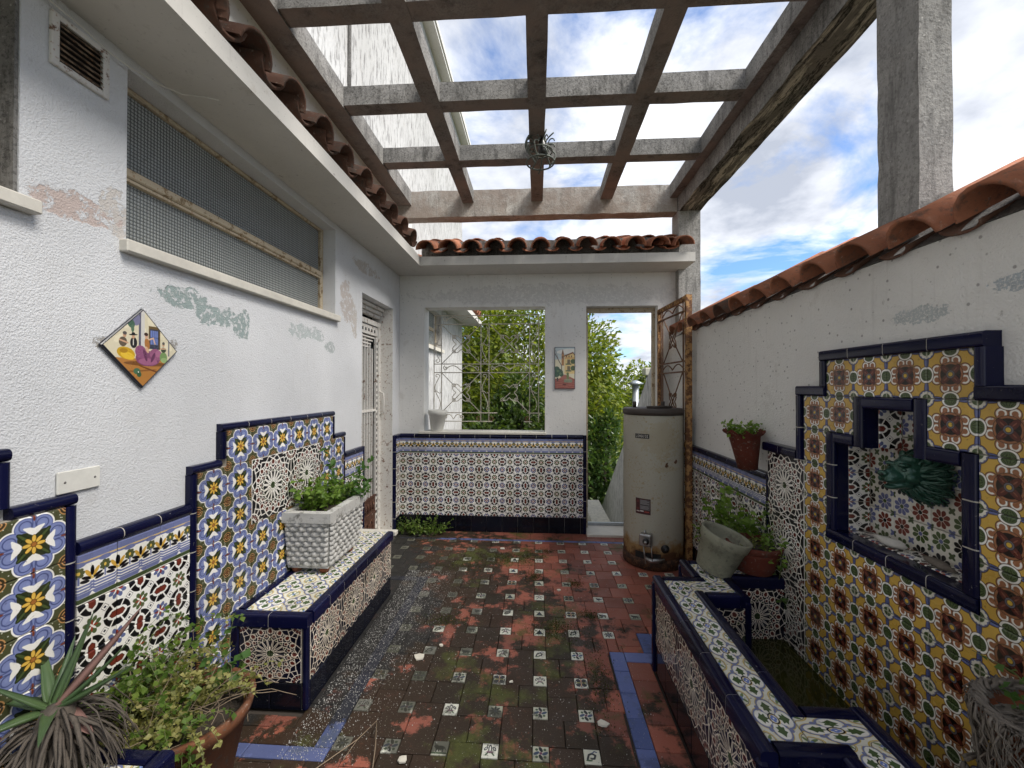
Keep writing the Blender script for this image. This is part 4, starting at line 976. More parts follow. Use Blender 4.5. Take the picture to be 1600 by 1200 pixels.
for k in range(9): s.tube([(xd+.008, 3.20+k*.055, .30), (xd+.012, 3.21+k*.055, .335), (xd+.008, 3.20+k*.055, .37)], .012, 5)
for k in range(5): s.tube([(xd+.01, 3.2+k*.1+.04*math.cos(q), .14+.07*math.sin(q)) for q in np.linspace(0, 6.28, 9)[:-1]], .009, 4, closed=True)
s.box(xd+.004, xd+.014, 3.163, 3.70, .245, .27); s.box(xd+.004, xd+.014, 3.163, 3.70, .40, .42)
obj('kick_panel', s, M['rust_panel'], d)
obj('handle', MB().tube([(xd+.02, 3.765, 1.14), (xd+.055, 3.765, 1.16), (xd+.06, 3.765, 1.26), (xd+.055, 3.765, 1.34), (xd+.02, 3.765, 1.36)], .008, 6), M['white_iron'], d)
obj('threshold', MB().box(XL-.15, XL+.02, 3.12, 3.797, .001, .03), M['marble'], d)
# tile panels on the house wall
T = .1525; XP = -1.34
def under(parent, y0, y1, z0, z1, x0=XL+.0005, x1=XP-.001): obj('tile_bed', MB().box(x0, x1, y0, y1, z0, z1), M['grout'], parent)
under(house, 1.546, 2.764, 0, 1.0575); under(house, 1.698, 2.611, 1.058, 1.21); under(house, .5, 1.09, 0, 1.0575); under(house, .5, .9375, 1.058, 1.21)
Y0 = 1.545
zrow = [1.21-T*(r+1) for r in range(7)]
for r, z in enumerate(zrow):
    for c in range(8):
        if r == 0 and c in (0, 7): continue
        y = Y0+c*T
        if 2 <= c <= 5 and r in (1, 2):
            uv = (((c % 2))*.5, (1-(r-1))*.5, (c % 2)*.5+.5, (1-(r-1))*.5+.5)
            tile(house, 'wainscot_tile', 'L', XP, y, y+T, z, z+T, M['rosette_pale'], uv)
        elif y > 1.72 and z+T < .40: continue
        else: tile(house, 'wainscot_tile', 'L', XP, y, y+T, z, z+T, M['blue'])
    for c in range(3):
        y = 1.09-(c+1)*T
        if r == 0 and c == 0: continue
        if z+T < .40: continue
        tile(house, 'wainscot_tile', 'L', XP, y, y+T, z, z+T, M['blue'])
tiles(house, 'skirting_tile', 'L', XP, Y0, .0, T, 1, 1, M['black_tile'], Tv=.142)
C = lambda a, b, h=.032, dd=.026, par=house, kind='L', p=XL: cap_run(par, kind, p, a, b, h, dd+.004, M['navy'])
C((1.53, 0), (1.53, 1.058)); C((1.515, 1.0735), (1.668, 1.0735)); C((1.682, 1.09), (1.682, 1.21)); C((1.666, 1.226), (2.64, 1.226)); C((2.6275, 1.21), (2.6275, 1.09)); C((2.642, 1.0735), (2.796, 1.0735)); C((2.78, 1.058), (2.78, .40))
C((1.105, .40), (1.105, 1.058)); C((1.12, 1.0735), (.968, 1.0735)); C((.953, 1.09), (.953, 1.21)); C((.968, 1.226), (.5, 1.226))
def dado(parent, kind, p, pw, u0, u1, offs, skip=0.0, T=.15, zb=0.0):
    """navy cap, floral border, four rows of geometric tiles, black skirting between u0 and u1"""
    a = [q for q in (pw, p)]
    n = int(math.ceil((u1-offs)/T)); clip = (u0, u1, 0, 1)
    tiles(parent, 'border_tile', kind, p, offs, .755, T, n, 1, M['border'], clip=clip)
    tiles(parent, 'wainscot_tile', kind, p, offs, .155, T, n, 4, M['geo'], clip=clip)
    tiles(parent, 'skirting_tile', kind, p, offs, .002, T, n, 1, M['black_tile'], clip=clip, Tv=.152)
    cap_run(parent, kind, pw, (u0, .925), (u1, .925), .04, abs(p-pw)+.014, M['navy'])
obj('tile_bed', MB().box(XL+.0005, XP-.004, 1.122, 1.513, 0, .905), M['grout'], house); dado(house, 'L', XP-.004, XL, 1.122, 1.513, 1.122-.035)
obj('tile_bed', MB().box(XL+.0005, XP-.004, 2.798, 3.09, 0, .905), M['grout'], house); dado(house, 'L', XP-.004, XL, 2.798, 3.09, 2.79); cap_run(house, 'L', XL, (3.104, 0), (3.104, .945), .028, .03, M['navy'])
obj('tile_bed', MB().box(XL+.0005, XP-.004, 3.835, 3.96, 0, .905), M['grout'], house); dado(house, 'L', XP-.004, XL, 3.835, 3.958, 3.81); cap_run(house, 'L', XL, (3.82, 0), (3.82, .945), .03, .03, M['navy'])
# ---------------------------------------------------------------- the far wall with window opening and doorway
YB = 3.988
bw = thing('garden_wall', (0, YB+.08, 0), 'white wall across the end of the yard with a window opening, doorway and tiled eave', 'wall')
w = MB()
for x0, x1, z0, z1 in ((XL+.001, -1.113, -.02, 2.503), (-1.113, .079, -.02, .945), (-1.113, .079, 2.188, 2.503), (.079, .473, -.02, 2.503), (.473, 1.151, 2.185, 2.503), (1.151, 1.50, -.02, 2.503)): w.box(x0, x1, YB, YB+.172, z0, z1)
w.box(-1.36, 1.32, YB+.02, YB+.172, 2.503, 2.62)
obj('wall', w, M['white_smooth'], bw)
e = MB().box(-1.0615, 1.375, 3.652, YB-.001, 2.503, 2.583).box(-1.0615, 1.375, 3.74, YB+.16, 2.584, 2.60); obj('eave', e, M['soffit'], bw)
x = -1.0; k = 0
while x < 1.36:
    if not (1.12 < x < 1.2):
        roof_tile(bw, (x, 3.60+random.uniform(-.01, .01), 2.632), math.pi/2, math.radians(20), True, 'roof_tile')
        o = roof_tile(bw, (x, 3.97, 2.775), math.pi/2, math.radians(20), True, 'roof_tile')
    if x < 1.1: roof_tile(bw, (x+.103, 3.635, 2.634), math.pi/2, math.radians(20), False, 'roof_tile')
    x += .206
roof_tile(bw, (1.18, 3.70, 2.655), math.pi/2+.35, math.radians(18), True, 'roof_tile')
obj('roof_bed', MB().add([(-1.1, 3.74, 2.60), (1.35, 3.74, 2.60), (1.35, 4.4, 2.82), (-1.1, 4.4, 2.82), (-1.1, 3.74, 2.597), (1.35, 3.74, 2.597), (1.35, 4.4, 2.6), (-1.1, 4.4, 2.6)], [(0, 1, 2, 3), (4, 7, 6, 5), (0, 4, 5, 1), (1, 5, 6, 2), (2, 6, 7, 3), (3, 7, 4, 0)]), M['conc'], bw)
obj('mortar', MB().rbox(-1.1, 1.30, 3.84, 3.95, 2.59, 2.782, seg=.06, jit=.008), M['conc'], bw)
obj('sill', MB().box(-1.155, .090, 3.945, YB+.18, .945, .968, bev=.003), M['marble'], bw)
obj('door_frame', MB().box(.473, .50, YB+.10, YB+.14, .02, 2.183).box(1.125, 1.151, YB+.10, YB+.14, .02, 2.183).box(.50, 1.125, YB+.10, YB+.14, 2.14, 2.183), M['frame_wood'], bw)
obj('threshold', MB().box(.47, 1.155, 3.89, YB+.172, -.005, .022, bev=.002), M['marble'], bw); obj('threshold_edge', MB().box(.473, 1.151, YB+.172, YB+.20, -.01, .05), M['zinc'], bw)
YD = 3.964
obj('tile_bed', MB().box(-1.345, .44, YD+.001, YB-.0005, 0, .905), M['grout'], bw)
dado(bw, 'B', YD, YB, -1.345, .44, -1.385); cap_run(bw, 'B', YB, (.457, 0), (.457, .945), .032, .034, M['navy'])
# ---------------------------------------------------------------- the boundary wall on the right
XR = 1.25
rw = thing('boundary_wall', (XR+.15, 2, 0), 'grey stuccoed boundary wall capped with a row of clay barrel tiles on the right', 'wall')
w = MB(); YN = (1.224, 1.81)
w.box(XR, 1.60, -1.5, 1.19, -.02, 1.86); w.box(XR, 1.60, 1.83, 3.987, -.02, 1.86); w.box(XR, 1.60, 1.19, 1.83, -.02, .74); w.box(XR, 1.60, 1.19, 1.83, 1.40, 1.86); w.box(1.37, 1.60, 1.19, 1.83, .74, 1.40)
obj('wall', w, M['grey_stucco'], rw)
obj('roof_bed', MB().add([(1.245, -1.5, 1.862), (1.62, -1.5, 1.862), (1.62, -1.5, 2.06), (1.46, -1.5, 2.03), (1.245, 3.98, 1.862), (1.62, 3.98, 1.862), (1.62, 3.98, 2.06), (1.46, 3.98, 2.03)], [(0, 1, 2, 3), (4, 7, 6, 5), (0, 4, 5, 1), (1, 5, 6, 2), (2, 6, 7, 3), (3, 7, 4, 0)]), M['conc'], rw)
rb = MB().rbox(1.47, 1.64, -1.5, 3.98, 1.98, 2.085, seg=.09, jit=.010); obj('ridge_mortar', rb, M['conc'], rw)
y = -.65
while y < 3.75:
    roof_tile(rw, (1.185+random.uniform(-.008, .008), y, 1.868), 0, math.radians(29), True, 'roof_tile' if random.random() > .12 else 'roof_tile_old')
    if y < 3.6: roof_tile(rw, (1.222, y+.1125, 1.872), 0, math.radians(29), False, 'roof_tile_old')
    y += .225
XD = 1.232
obj('tile_bed', MB().box(XD+.001, XR-.0005, 2.30, 3.95, 0, .905), M['grout'], rw)
dado(rw, 'R', XD, XR, -3.95, -2.275, -3.99); cap_run(rw, 'R', XR, (-2.262, .0), (-2.262, .945), .026, .034, M['navy'])
# ---------------------------------------------------------------- concrete pergola
pg = thing('pergola', (0, 2, 3.19), 'weathered grey concrete grid pergola over the yard', 'pergola')
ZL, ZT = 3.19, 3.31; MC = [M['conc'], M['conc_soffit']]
ys = [-.82, -.15, .52, 1.19, 1.857, 2.522, 3.192]
xs = [-.668, -.003, .652]
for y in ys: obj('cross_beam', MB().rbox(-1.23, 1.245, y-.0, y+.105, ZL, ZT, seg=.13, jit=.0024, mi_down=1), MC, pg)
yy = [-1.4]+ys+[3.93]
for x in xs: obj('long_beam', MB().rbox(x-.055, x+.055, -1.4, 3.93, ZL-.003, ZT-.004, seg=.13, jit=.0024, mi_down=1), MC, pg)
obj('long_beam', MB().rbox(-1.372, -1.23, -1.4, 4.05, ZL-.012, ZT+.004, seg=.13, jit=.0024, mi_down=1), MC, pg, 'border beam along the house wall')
eb = MB().rbox(-1.369, 1.315, 3.935, 4.075, 3.058, ZT+.006, seg=.10, jit=.006); obj('end_beam', eb, [M['beam_plaster'], M['conc_soffit']], pg, 'end beam with flaking plaster')
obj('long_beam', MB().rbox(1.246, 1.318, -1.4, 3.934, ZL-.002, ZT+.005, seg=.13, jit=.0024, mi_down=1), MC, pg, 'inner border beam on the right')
mb_ = MB().rbox(1.32, 1.515, -1.4, 4.075, 3.05, ZT+.002, seg=.09, jit=.011, mi_down=1, fr=5)
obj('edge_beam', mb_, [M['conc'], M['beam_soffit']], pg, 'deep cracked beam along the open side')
obj('pillar', MB().rbox(1.315, 1.513, 3.90, 4.085, 1.80, 3.055, seg=.10, jit=.004), M['conc_pillar'], pg, 'far pillar at the corner')
pp = MB().rbox(1.335, 1.447, 1.515, 1.69, 2.02, 3.046, seg=.06, jit=.003).rbox(1.326, 1.455, 1.507, 1.70, 1.86, 2.02, seg=.06, jit=.006)
obj('pillar', pp, M['conc_pillar'], pg, 'near pillar standing on the boundary wall')
# old iron lamp fitting under the middle beam
lp = thing('hanging_lamp', (.02, 2.95, ZL), 'twisted iron lamp crown fixed under the middle pergola beam', 'lamp')
s = MB(); cx, cy, cz = .022, 2.95, 3.12
for k in range(9):
    a = 2*math.pi*k/9+.3; ca, sa = math.cos(a), math.sin(a); pts = []
    for q in np.linspace(0, 1, 12):
        r = .075+.035*math.sin(q*5.2+k); z = cz-.11+q*.20+.015*math.sin(k*2+q*6); pts.append((cx+r*ca+.02*math.sin(q*4)*sa, cy+r*sa*1.1, z))
    s.tube(pts, .0052, 5)
    pts = [(cx+(.085+.022*math.cos(q))*ca, cy+(.085+.022*math.cos(q))*sa, cz+.03+.022*math.sin(q)) for q in np.linspace(0, 5, 9)]; s.tube(pts, .0045, 5)
obj('scroll', s, M['iron'], lp)
obj('ring', MB().tube([(cx+.10*math.cos(q), cy+.10*math.sin(q), cz-.10) for q in np.linspace(0, 2*math.pi, 25)[:-1]], .006, 6, closed=True).tube([(cx+.085*math.cos(q), cy+.085*math.sin(q), cz-.02) for q in np.linspace(0, 2*math.pi, 25)[:-1]], .005, 6, closed=True), M['iron'], lp)
obj('lamp_holder', MB().lathe([(.0, -.06), (.022, -.06), (.028, -.03), (.028, .02), (.018, .05), (.012, .068)], (cx+.012, cy-.02, cz), 12), M['black_plastic'], lp)
# loose cable on the house wall
props(obj('cable', MB().tube([(-1.345, .95, 2.47), (-1.345, 1.124, 2.464), (-1.345, 1.20, 2.452), (-1.34, 1.265, 2.452), (-1.325, 1.36, 2.463), (-1.30, 1.42, 2.472), (-1.25, 1.455, 2.486), (-1.20, 1.47, 2.482)], .0022, 5), M['white_plastic']), 'thin loose cable drooping below the eave beside the air vent', 'cable')
# ---------------------------------------------------------------- fountain panel and basin on the right
XF_ = 1.22; F = .148
ft = thing('fountain', (1.0, 1.58, 0), 'tiled wall fountain with a stepped panel, cross shaped niche and low basin', 'fountain')
def bed(y0, y1, z0, z1): obj('tile_bed', MB().box(XF_+.001, XR-.0005, y0, y1, z0, z1), M['grout'], ft)
yA = 1.80
def Rt(y0, z0, m, uv=(0, 0, 1, 1), y1=None, z1=None): tile(ft, 'panel_tile', 'R', XF_, -(y1 or y0+F), -y0, z0, z1 or z0+F, m, uv)
zr = [.775+F*k for k in range(-5, 5)]          # .035 ... 1.367
bed(1.2085, 1.7995, 0, .774); bed(1.80, 1.947, 0, 1.366); bed(1.0605, 1.2075, 0, 1.366); bed(.62, 1.06, 0, 1.07); bed(1.948, 2.247, 0, 1.07)
bed(1.2085, 1.371, 1.22, 1.51); bed(1.652, 1.7995, 1.22, 1.51); bed(1.372, 1.651, 1.367, 1.51)
for k, z in enumerate(zr):
    for c in range(4):
        y = yA-(c+1)*F
        in_niche = (.775-.01 < z < 1.21) or (1.21 < z < 1.36 and c in (1, 2))
        if not in_niche: Rt(y, z, M['yellow'])
    if z < 1.36: Rt(yA, z, M['yellow']); Rt(yA-5*F, z, M['yellow'])
    if z < 1.06:
        for c in range(2):
            r = (k+1) % 2
            Rt(1.948+(1-c)*F+.0, z, M['rosette_pale'], (c*.5, r*.5, c*.5+.5, r*.5+.5))
            Rt(yA-6*F-c*F, z, M['rosette'], (c*.5, r*.5, c*.5+.5, r*.5+.5))
def CR(a, b, h=.044, dd=.050, name='cap_tile'): cap_run(ft, 'R', XR, (-a[0], a[1]), (-b[0], b[1]), h, dd, M['navy'], name=name, round_=.42)
CR((1.975, 1.071), (1.975, 1.367), .03); CR((2.275, 1.091), (1.99, 1.091)); CR((1.99, 1.387), (1.80, 1.387)); CR((1.815, 1.405), (1.815, 1.515), .03); CR((1.83, 1.535), (1.18, 1.535)); CR((1.193, 1.515), (1.193, 1.405), .03); CR((1.208, 1.387), (1.02, 1.387)); CR((1.045, 1.367), (1.045, 1.11), .03); CR((1.06, 1.091), (.6, 1.091))
# niche: frame mouldings, reveals, back
def NF(a, b): cap_run(ft, 'R', XF_+.004, (-a[0], a[1]), (-b[0], b[1]), .046, .018, M['navy'], name='niche_trim', round_=.6)
yl, yr2, zb, zs_, zt = yA-.022, yA-4*F+.022, .775+.022, 1.219-.022, 1.367-.022
yl2, yr3 = yA-F-.022, yA-3*F+.022
for a, b in (((yl+.022, zb), (yr2-.022, zb)), ((yl, zb+.022), (yl, zs_+.022)), ((yl-.022, zs_), (yl2+.022, zs_)), ((yl2, zs_-.022), (yl2, zt+.022)), ((yl2-.022, zt), (yr3+.022, zt)), ((yr3, zt+.022), (yr3, zs_-.022)), ((yr3-.022, zs_), (yr2+.022, zs_)), ((yr2, zs_+.022), (yr2, zb+.022))): NF(a, b)
XN = 1.352; i_ = .044
# navy reveal strips then tiled reveals
iy0, iy1, iz0, iz1, iz2 = yA-4*F+i_, yA-i_, .775+i_, 1.219-i_, 1.367-i_; jy0, jy1 = yA-3*F+i_, yA-F-i_
rv = MB()
rv.box(XF_+.006, 1.268, iy0-.012, iy0-.001, iz0, iz1).box(XF_+.006, 1.268, iy1+.001, iy1+.012, iz0, iz1).box(XF_+.006, 1.268, iy0, iy1, iz0-.012, iz0-.001)
rv.box(XF_+.006, 1.268, iy0, jy0-.001, iz1+.001, iz1+.012).box(XF_+.006, 1.268, jy1+.001, iy1, iz1+.001, iz1+.012).box(XF_+.006, 1.268, jy0-.012, jy0-.001, iz1+.012, iz2).box(XF_+.006, 1.268, jy1+.001, jy1+.012, iz1+.012, iz2).box(XF_+.006, 1.268, jy0, jy1, iz2+.001, iz2+.012)
obj('niche_reveal', rv, M['navy'], ft)
rv = MB(); X0_, X1_ = 1.2685, XN+.012
for a in ((iy0-.012, iy0-.002, iz0, iz1), (iy1+.002, iy1+.012, iz0, iz1), (iy0, iy1, iz0-.012, iz0-.002), (iy0, jy0-.002, iz1+.002, iz1+.012), (jy1+.002, iy1, iz1+.002, iz1+.012), (jy0-.012, jy0-.002, iz1+.012, iz2), (jy1+.002, jy1+.012, iz1+.012, iz2), (jy0, jy1, iz2+.002, iz2+.012)): rv.box(X0_, X1_, *a)
obj('niche_lining', rv, M['grout'], ft)
def reveal(kind, y, z0, z1, n):
    for k in range(n):
        a, b = z0+(z1-z0)*k/n, z0+(z1-z0)*(k+1)/n
        tile(ft, 'niche_tile', kind, y, X0_, XN, a, b, M['geo'], (.0, 0, .55, 1), t=.003)
reveal('B', iy1+.002, iz0, iz1, 3); reveal('B', jy1+.002, iz1, iz2, 1)
for k in range(4):      # the niche floor
    a, b = iy0+(iy1-iy0)*k/4, iy0+(iy1-iy0)*(k+1)/4; tile(ft, 'niche_tile', 'U', iz0-.002, X0_, XN, a, b, M['geo'], (0, 0, .55, 1), t=.003)
for c in range(4):
    for r in range(4):
        y = yA-(c+1)*F; z = .775+F*r
        if r == 3 and c in (0, 3): continue
        tile(ft, 'niche_tile', 'R', XN+.008, -(y+F), -y, z, z+F, M['star%d' % ((c+2*r) % 4)], t=.006)
# basin walls: outline of the outer and inner faces
ZB = .464
O_ = [(.577, 1.10, .577, 2.085), (.775, .88, .775, 1.10), (.775, 2.085, .775, 2.29)]
core = MB()
for a in ((.590, .752, 1.112, 2.072), (.788, .94, .89, 1.253), (.753, .94, 1.112, 1.253), (.788, .94, 1.915, 2.278), (.753, .94, 1.915, 2.072), (.941, 1.248, 2.11, 2.278), (.941, 1.248, .89, 1.06)): core.box(a[0], a[1], a[2], a[3], 0, ZB-.012)
obj('basin_wall', core, M['grout'], ft)
def side(kind, p, u0, u1, base=.145, top=.425):
    n = max(1, int(round((u1-u0)/.15))); w_ = (u1-u0)/n; h = (top-base)/2
    for c in range(n):
        for r in range(2): tile(ft, 'basin_tile', kind, p, u0+c*w_, u0+(c+1)*w_, base+r*h, base+(r+1)*h, M['rosette'], ((c % 2)*.5, r*.5, (c % 2)*.5+.5, r*.5+.5))
        tile(ft, 'skirting_tile', kind, p, u0+c*w_, u0+(c+1)*w_, .002, base, M['black_tile'])
side('R', .589, -2.06, -1.125); side('B', 1.111, .60, .765); side('R', .787, -1.09, -.9); side('R', .787, -2.27, -2.1)
def inner(kind, p, u0, u1):
    n = max(1, int(round((u1-u0)/.15))); w_ = (u1-u0)/n
    for c in range(n):
        for r in range(2): tile(ft, 'basin_tile', kind, p, u0+c*w_, u0+(c+1)*w_, .125+r*.15, .275+r*.15, M['rosette'], ((c % 2)*.5, r*.5, (c % 2)*.5+.5, r*.5+.5))
inner('B', 2.109, .955, 1.215); inner('B', 1.914, .77, .935)
# corner posts
for x, y, h in ((.583, 2.078, .44), (.583, 1.107, .44), (.781, 2.284, .44), (.945, 1.91, .44), (.781, .885, .44)): obj('corner_trim', MB().box(x-.014, x+.014, y-.014, y+.014, .001, h, bev=.007), M['navy'], ft)
# rim tiles and navy edge trims on top
def rim(x0, x1, y0, y1):
    nx = max(1, int(round((x1-x0)/.145))); ny = max(1, int(round((y1-y0)/.145)))
    for i in range(nx):
        for j in range(ny): tile(ft, 'rim_tile', 'U', ZB-.012, x0+(x1-x0)*i/nx, x0+(x1-x0)*(i+1)/nx, y0+(y1-y0)*j/ny, y0+(y1-y0)*(j+1)/ny, M['rim'], t=.010)
rim(.618, .725, 1.14, 2.05); rim(.815, .912, .92, 1.14); rim(.726, .912, 1.141, 1.228); rim(.815, .912, 2.05, 2.25); rim(.726, .912, 1.945, 2.049); rim(.913, 1.21, 2.141, 2.25); rim(.913, 1.21, .92, 1.03)
def nosing(L, w, h, r, seg=4):
    prof = [(-w/2, .002-h)]
    for cx, a0 in ((-w/2+r, math.pi), (w/2-r, math.pi/2)):
        for k in range(seg+1): q = a0-math.pi/2*k/seg; prof.append((cx+r*math.cos(q), .002-r+r*math.sin(q)))
    prof.append((w/2, .002-h)); n = len(prof); mb = MB(); e = .0004
    vs = [(-L/2+e, a, b) for a, b in prof]+[(L/2-e, a, b) for a, b in prof]
    mb.add(vs, [(i, i+1, i+1+n, i+n) for i in range(n-1)], 0, True); mb.add(vs, [tuple(range(n)), tuple(range(n, 2*n))[::-1], (n-1, 0, n, 2*n-1)], 0, False); return mb
def edge(a, b, w=.044, T=.2):
    """navy nosing laid flat on the rim, as deep as a finger"""
    A, B = Vector(a), Vector(b); L = (B-A).length; n = max(1, int(round(L/T))); ang = math.atan2(B.y-A.y, B.x-A.x); md = (A+B)/2; kj = ('joint', round(L, 3), w)
    if kj not in _cm: _cm[kj] = nosing(L-.004, w-.0016, .052, .011).mesh('grout_line', M['pale_grout'], center=False)[0]
    link('grout_line', _cm[kj], EP, Matrix.Translation((md.x, md.y, EZ-.0011)) @ Matrix.Rotation(ang, 4, 'Z'))
    for k in range(n):
        c = A+(B-A)*((k+.5)/n); w2 = L/n-.0018
        key = ('edge', round(w2, 3), w)
        if key not in _cm:
            b_ = nosing(w2, w, .054, .011); _cm[key] = b_.mesh('edge_tile', M['navy'], center=False)[0]
        link('edge_tile', _cm[key], EP, Matrix.Translation((c.x, c.y, EZ+random.uniform(-.0003, .0005))) @ Matrix.Rotation(ang, 4, 'Z'))
EP, EZ = ft, ZB
for a, b in (((.597, 1.098), (.597, 2.092)), ((.6205, 1.12), (.817, 1.12)), ((.795, .878), (.795, 1.097)), ((.6205, 2.07), (.817, 2.07)), ((.795, 2.0935), (.795, 2.294)), ((.818, 2.272), (1.215, 2.272)), ((.818, .90), (1.215, .90)),
             ((.746, 1.226), (.746, 1.947)), ((.769, 1.248), (.9105, 1.248)), ((.933, 1.028), (.933, 1.27)), ((.769, 1.925), (.9105, 1.925)), ((.933, 1.903), (.933, 2.142)), ((.956, 2.12), (1.215, 2.12)), ((.956, 1.05), (1.215, 1.05))): edge(a, b)
props(obj('pool_water', MB().box(.70, 1.22, 1.0, 2.13, .05, .165), M['water']), kind='structure')
# ---------------------------------------------------------------- tiled benches on the left
def bench(y0, y1, near, label):
    b = thing('bench', (-1.17, (y0+y1)/2, 0), label, 'bench', 'tiled benches against the house')
    X1, Z1 = -.985, .41
    obj('bench_core', MB().box(XP+.001, X1-.012, y0+.012, y1-.006, 0, Z1-.012), M['grout'], b)
    n = max(1, int(round((y1-y0-.06)/.15))); w_ = (y1-y0-.06)/n; h = .125
    for c in range(n):
        for r in range(2): tile(b, 'bench_tile', 'L', X1-.011, y0+.03+c*w_, y0+.03+(c+1)*w_, .118+r*h, .118+(r+1)*h, M['rosette'], ((c % 2)*.5, r*.5, (c % 2)*.5+.5, r*.5+.5))
        tile(b, 'skirting_tile', 'L', X1-.011, y0+.03+c*w_, y0+.03+(c+1)*w_, .002, .118, M['black_tile'])
    if near:
        w2 = (X1-.03-(XP+.045))/2
        for c in range(2):
            u = XP+.045+c*w2
            for r in range(2): tile(b, 'bench_tile', 'B', y0+.011, u, u+w2, .118+r*h, .118+(r+1)*h, M['rosette'], (c*.5, r*.5, c*.5+.5, r*.5+.5))
            tile(b, 'skirting_tile', 'B', y0+.011, u, u+w2, .002, .118, M['black_tile'])
        obj('corner_trim', MB().box(X1-.028, X1, y0, y0+.028, .001, .37, bev=.008), M['navy'], b); obj('corner_trim', MB().box(XP+.002, XP+.042, y0+.001, y0+.028, .001, .37, bev=.006), M['navy'], b)
    global EP, EZ; EP, EZ = b, Z1
    edge((X1-.019, y0+(.045 if near else 0)), (X1-.019, y1-.0), T=.15)
    if near: edge((XP+.003, y0+.020), (X1, y0+.020), T=.17)
    edge((XP+.02, y0+.045), (XP+.02, y1), T=.15)
    nx = 2; x0, x1 = XP+.043, X1-.043; a, e_ = y0+.045, y1-.004; ny = max(1, int(round((e_-a)/.15)))
    if not near: a, e_ = y0+.004, y1-.045; edge((XP+.003, y1-.020), (X1-.042, y1-.020), T=.17)
    for i in range(nx):
        for j in range(ny): tile(b, 'seat_tile', 'U', Z1-.012, x0+(x1-x0)*i/nx, x0+(x1-x0)*(i+1)/nx, a+(e_-a)*j/ny, a+(e_-a)*(j+1)/ny, M['rim'], t=.010)
    return b
bench(1.72, 2.77, True, 'tiled bench under the blue flowered panel with a white planter on it')
b2 = bench(.30, 1.068, False, 'nearest tiled bench corner at lower left with the aloe on it')
props(obj('step_slab', MB().box(XP+.02, -.972, 2.785, 2.835, .372, .402, bev=.004).box(XP+.02, -1.02, 2.785, 2.82, 0, .371), M['marble']), 'pale stone slab at the far end of the planter bench', 'slab')
# ---------------------------------------------------------------- water heater
hx, hy, hr = .945, 3.42, .232
ht = thing('water_heater', (hx, hy, 0), 'tall cream water heater streaked with rust standing before the doorway', 'water heater')
H_ = 1.235
obj('tank', MB().lathe([(hr-.004, .075), (hr, .09), (hr, .30), (hr+.001, .7), (hr, 1.1), (hr-.001, H_-.06), (hr-.006, H_-.035)], (hx, hy, 0), 40, wob=.004), M['heater'], ht)
obj('base', MB().lathe([(hr-.03, .0), (hr+.004, .004), (hr+.006, .05), (hr+.002, .085), (hr-.01, .09)], (hx, hy, 0), 40, wob=.012), M['heater_base'], ht)
obj('lid', MB().lathe([(hr+.004, H_-.05), (hr+.006, H_-.012), (hr-.006, H_), (0, H_+.004)], (hx, hy, 0), 40, wob=.03), M['heater_cap'], ht)
for a, r in ((2.6, .15), (.7, .14)): obj('pipe_stub', MB().lathe([(.016, 0), (.016, .05), (.0, .05)], (hx+r*math.cos(a), hy+r*math.sin(a), H_), 10), M['heater_cap'], ht)
s = MB()
s.tube([(hx-.08, hy-.12, H_+.01), (hx+.05, hy-.13, H_+.014), (hx+.13, hy-.05, H_+.008)], .012, 6)
obj('lid_strap', s, M['heater_cap'], ht)
def curved(name, mat, a0, a1, z0, z1, dr, parent, n=8):
    mb = MB(); vs = []
    for k in range(n+1):
        a = a0+(a1-a0)*k/n
        for z in (z0, z1):
            for r in (hr+.0005, hr+dr): vs.append((hx+r*math.sin(a), hy-r*math.cos(a), z))
    fs = []; uv = []
    for k in range(n):
        b = k*4; fs.append((b+1, b+5, b+7, b+3)); uv.append([(k/n, 0), ((k+1)/n, 0), ((k+1)/n, 1), (k/n, 1)])
        fs.append((b+3, b+7, b+6, b+2)); uv.append([(.5, .5)]*4); fs.append((b, b+4, b+5, b+1)); uv.append([(.01, .01)]*4)
    fs += [(0, 1, 3, 2), (n*4, n*4+2, n*4+3, n*4+1)]; uv += [[(.01, .01)]*4]*2
    mb.add(vs, fs, 0, False, uv); return obj(name, mb, mat, parent)
# angles: 0 faces the camera side (-Y); the viewer stands to the left of it
curved('badge', M['badge'], -.86, -.38, 1.008, 1.043, .002, ht); curved('data_plate', M['plate'], -.84, -.34, .425, .545, .002, ht)
curved('burner_opening', M['dark'], -.86, -.02, .045, .135, .002, ht); obj('burner_flange', MB().tube([(hx-.12, hy-.218, .10), (hx-.08, hy-.235, .085), (hx-.03, hy-.245, .09), (hx+.02, hy-.24, .10)], [.012, .02, .018, .008], 6), M['alu'], ht)
gv = thing('gas_valve', (hx-.115, hy-.24, .245), parent=ht)
bxm = MB().box(-.045, .045, -.045, .02, -.045, .045, bev=.008); me, c = bxm.mesh('valve_body', M['alu']); link('valve_body', me, gv, Matrix.Translation((hx-.118, hy-.238, .248)) @ Matrix.Rotation(-.45, 4, 'Z'))
Mk = Matrix.Rotation(math.pi/2, 4, 'X') @ Matrix.Rotation(0, 4, 'Z')
kn = MB().lathe([(.024, 0), (.024, .012), (.018, .018), (.010, .026), (0, .026)], (0, 0, 0), 16); me, c = kn.mesh('knob', M['black_plastic']); link('knob', me, gv, Matrix.Translation((hx-.135, hy-.298, .25)) @ Matrix.Rotation(-.35, 4, 'Z') @ Mk)
kn = MB().lathe([(.012, 0), (.012, .006), (0, .008)], (0, 0, 0), 10); me, c = kn.mesh('knob_centre', M['alu']); link('knob_centre', me, gv, Matrix.Translation((hx-.143, hy-.318, .25)) @ Matrix.Rotation(-.35, 4, 'Z') @ Mk)
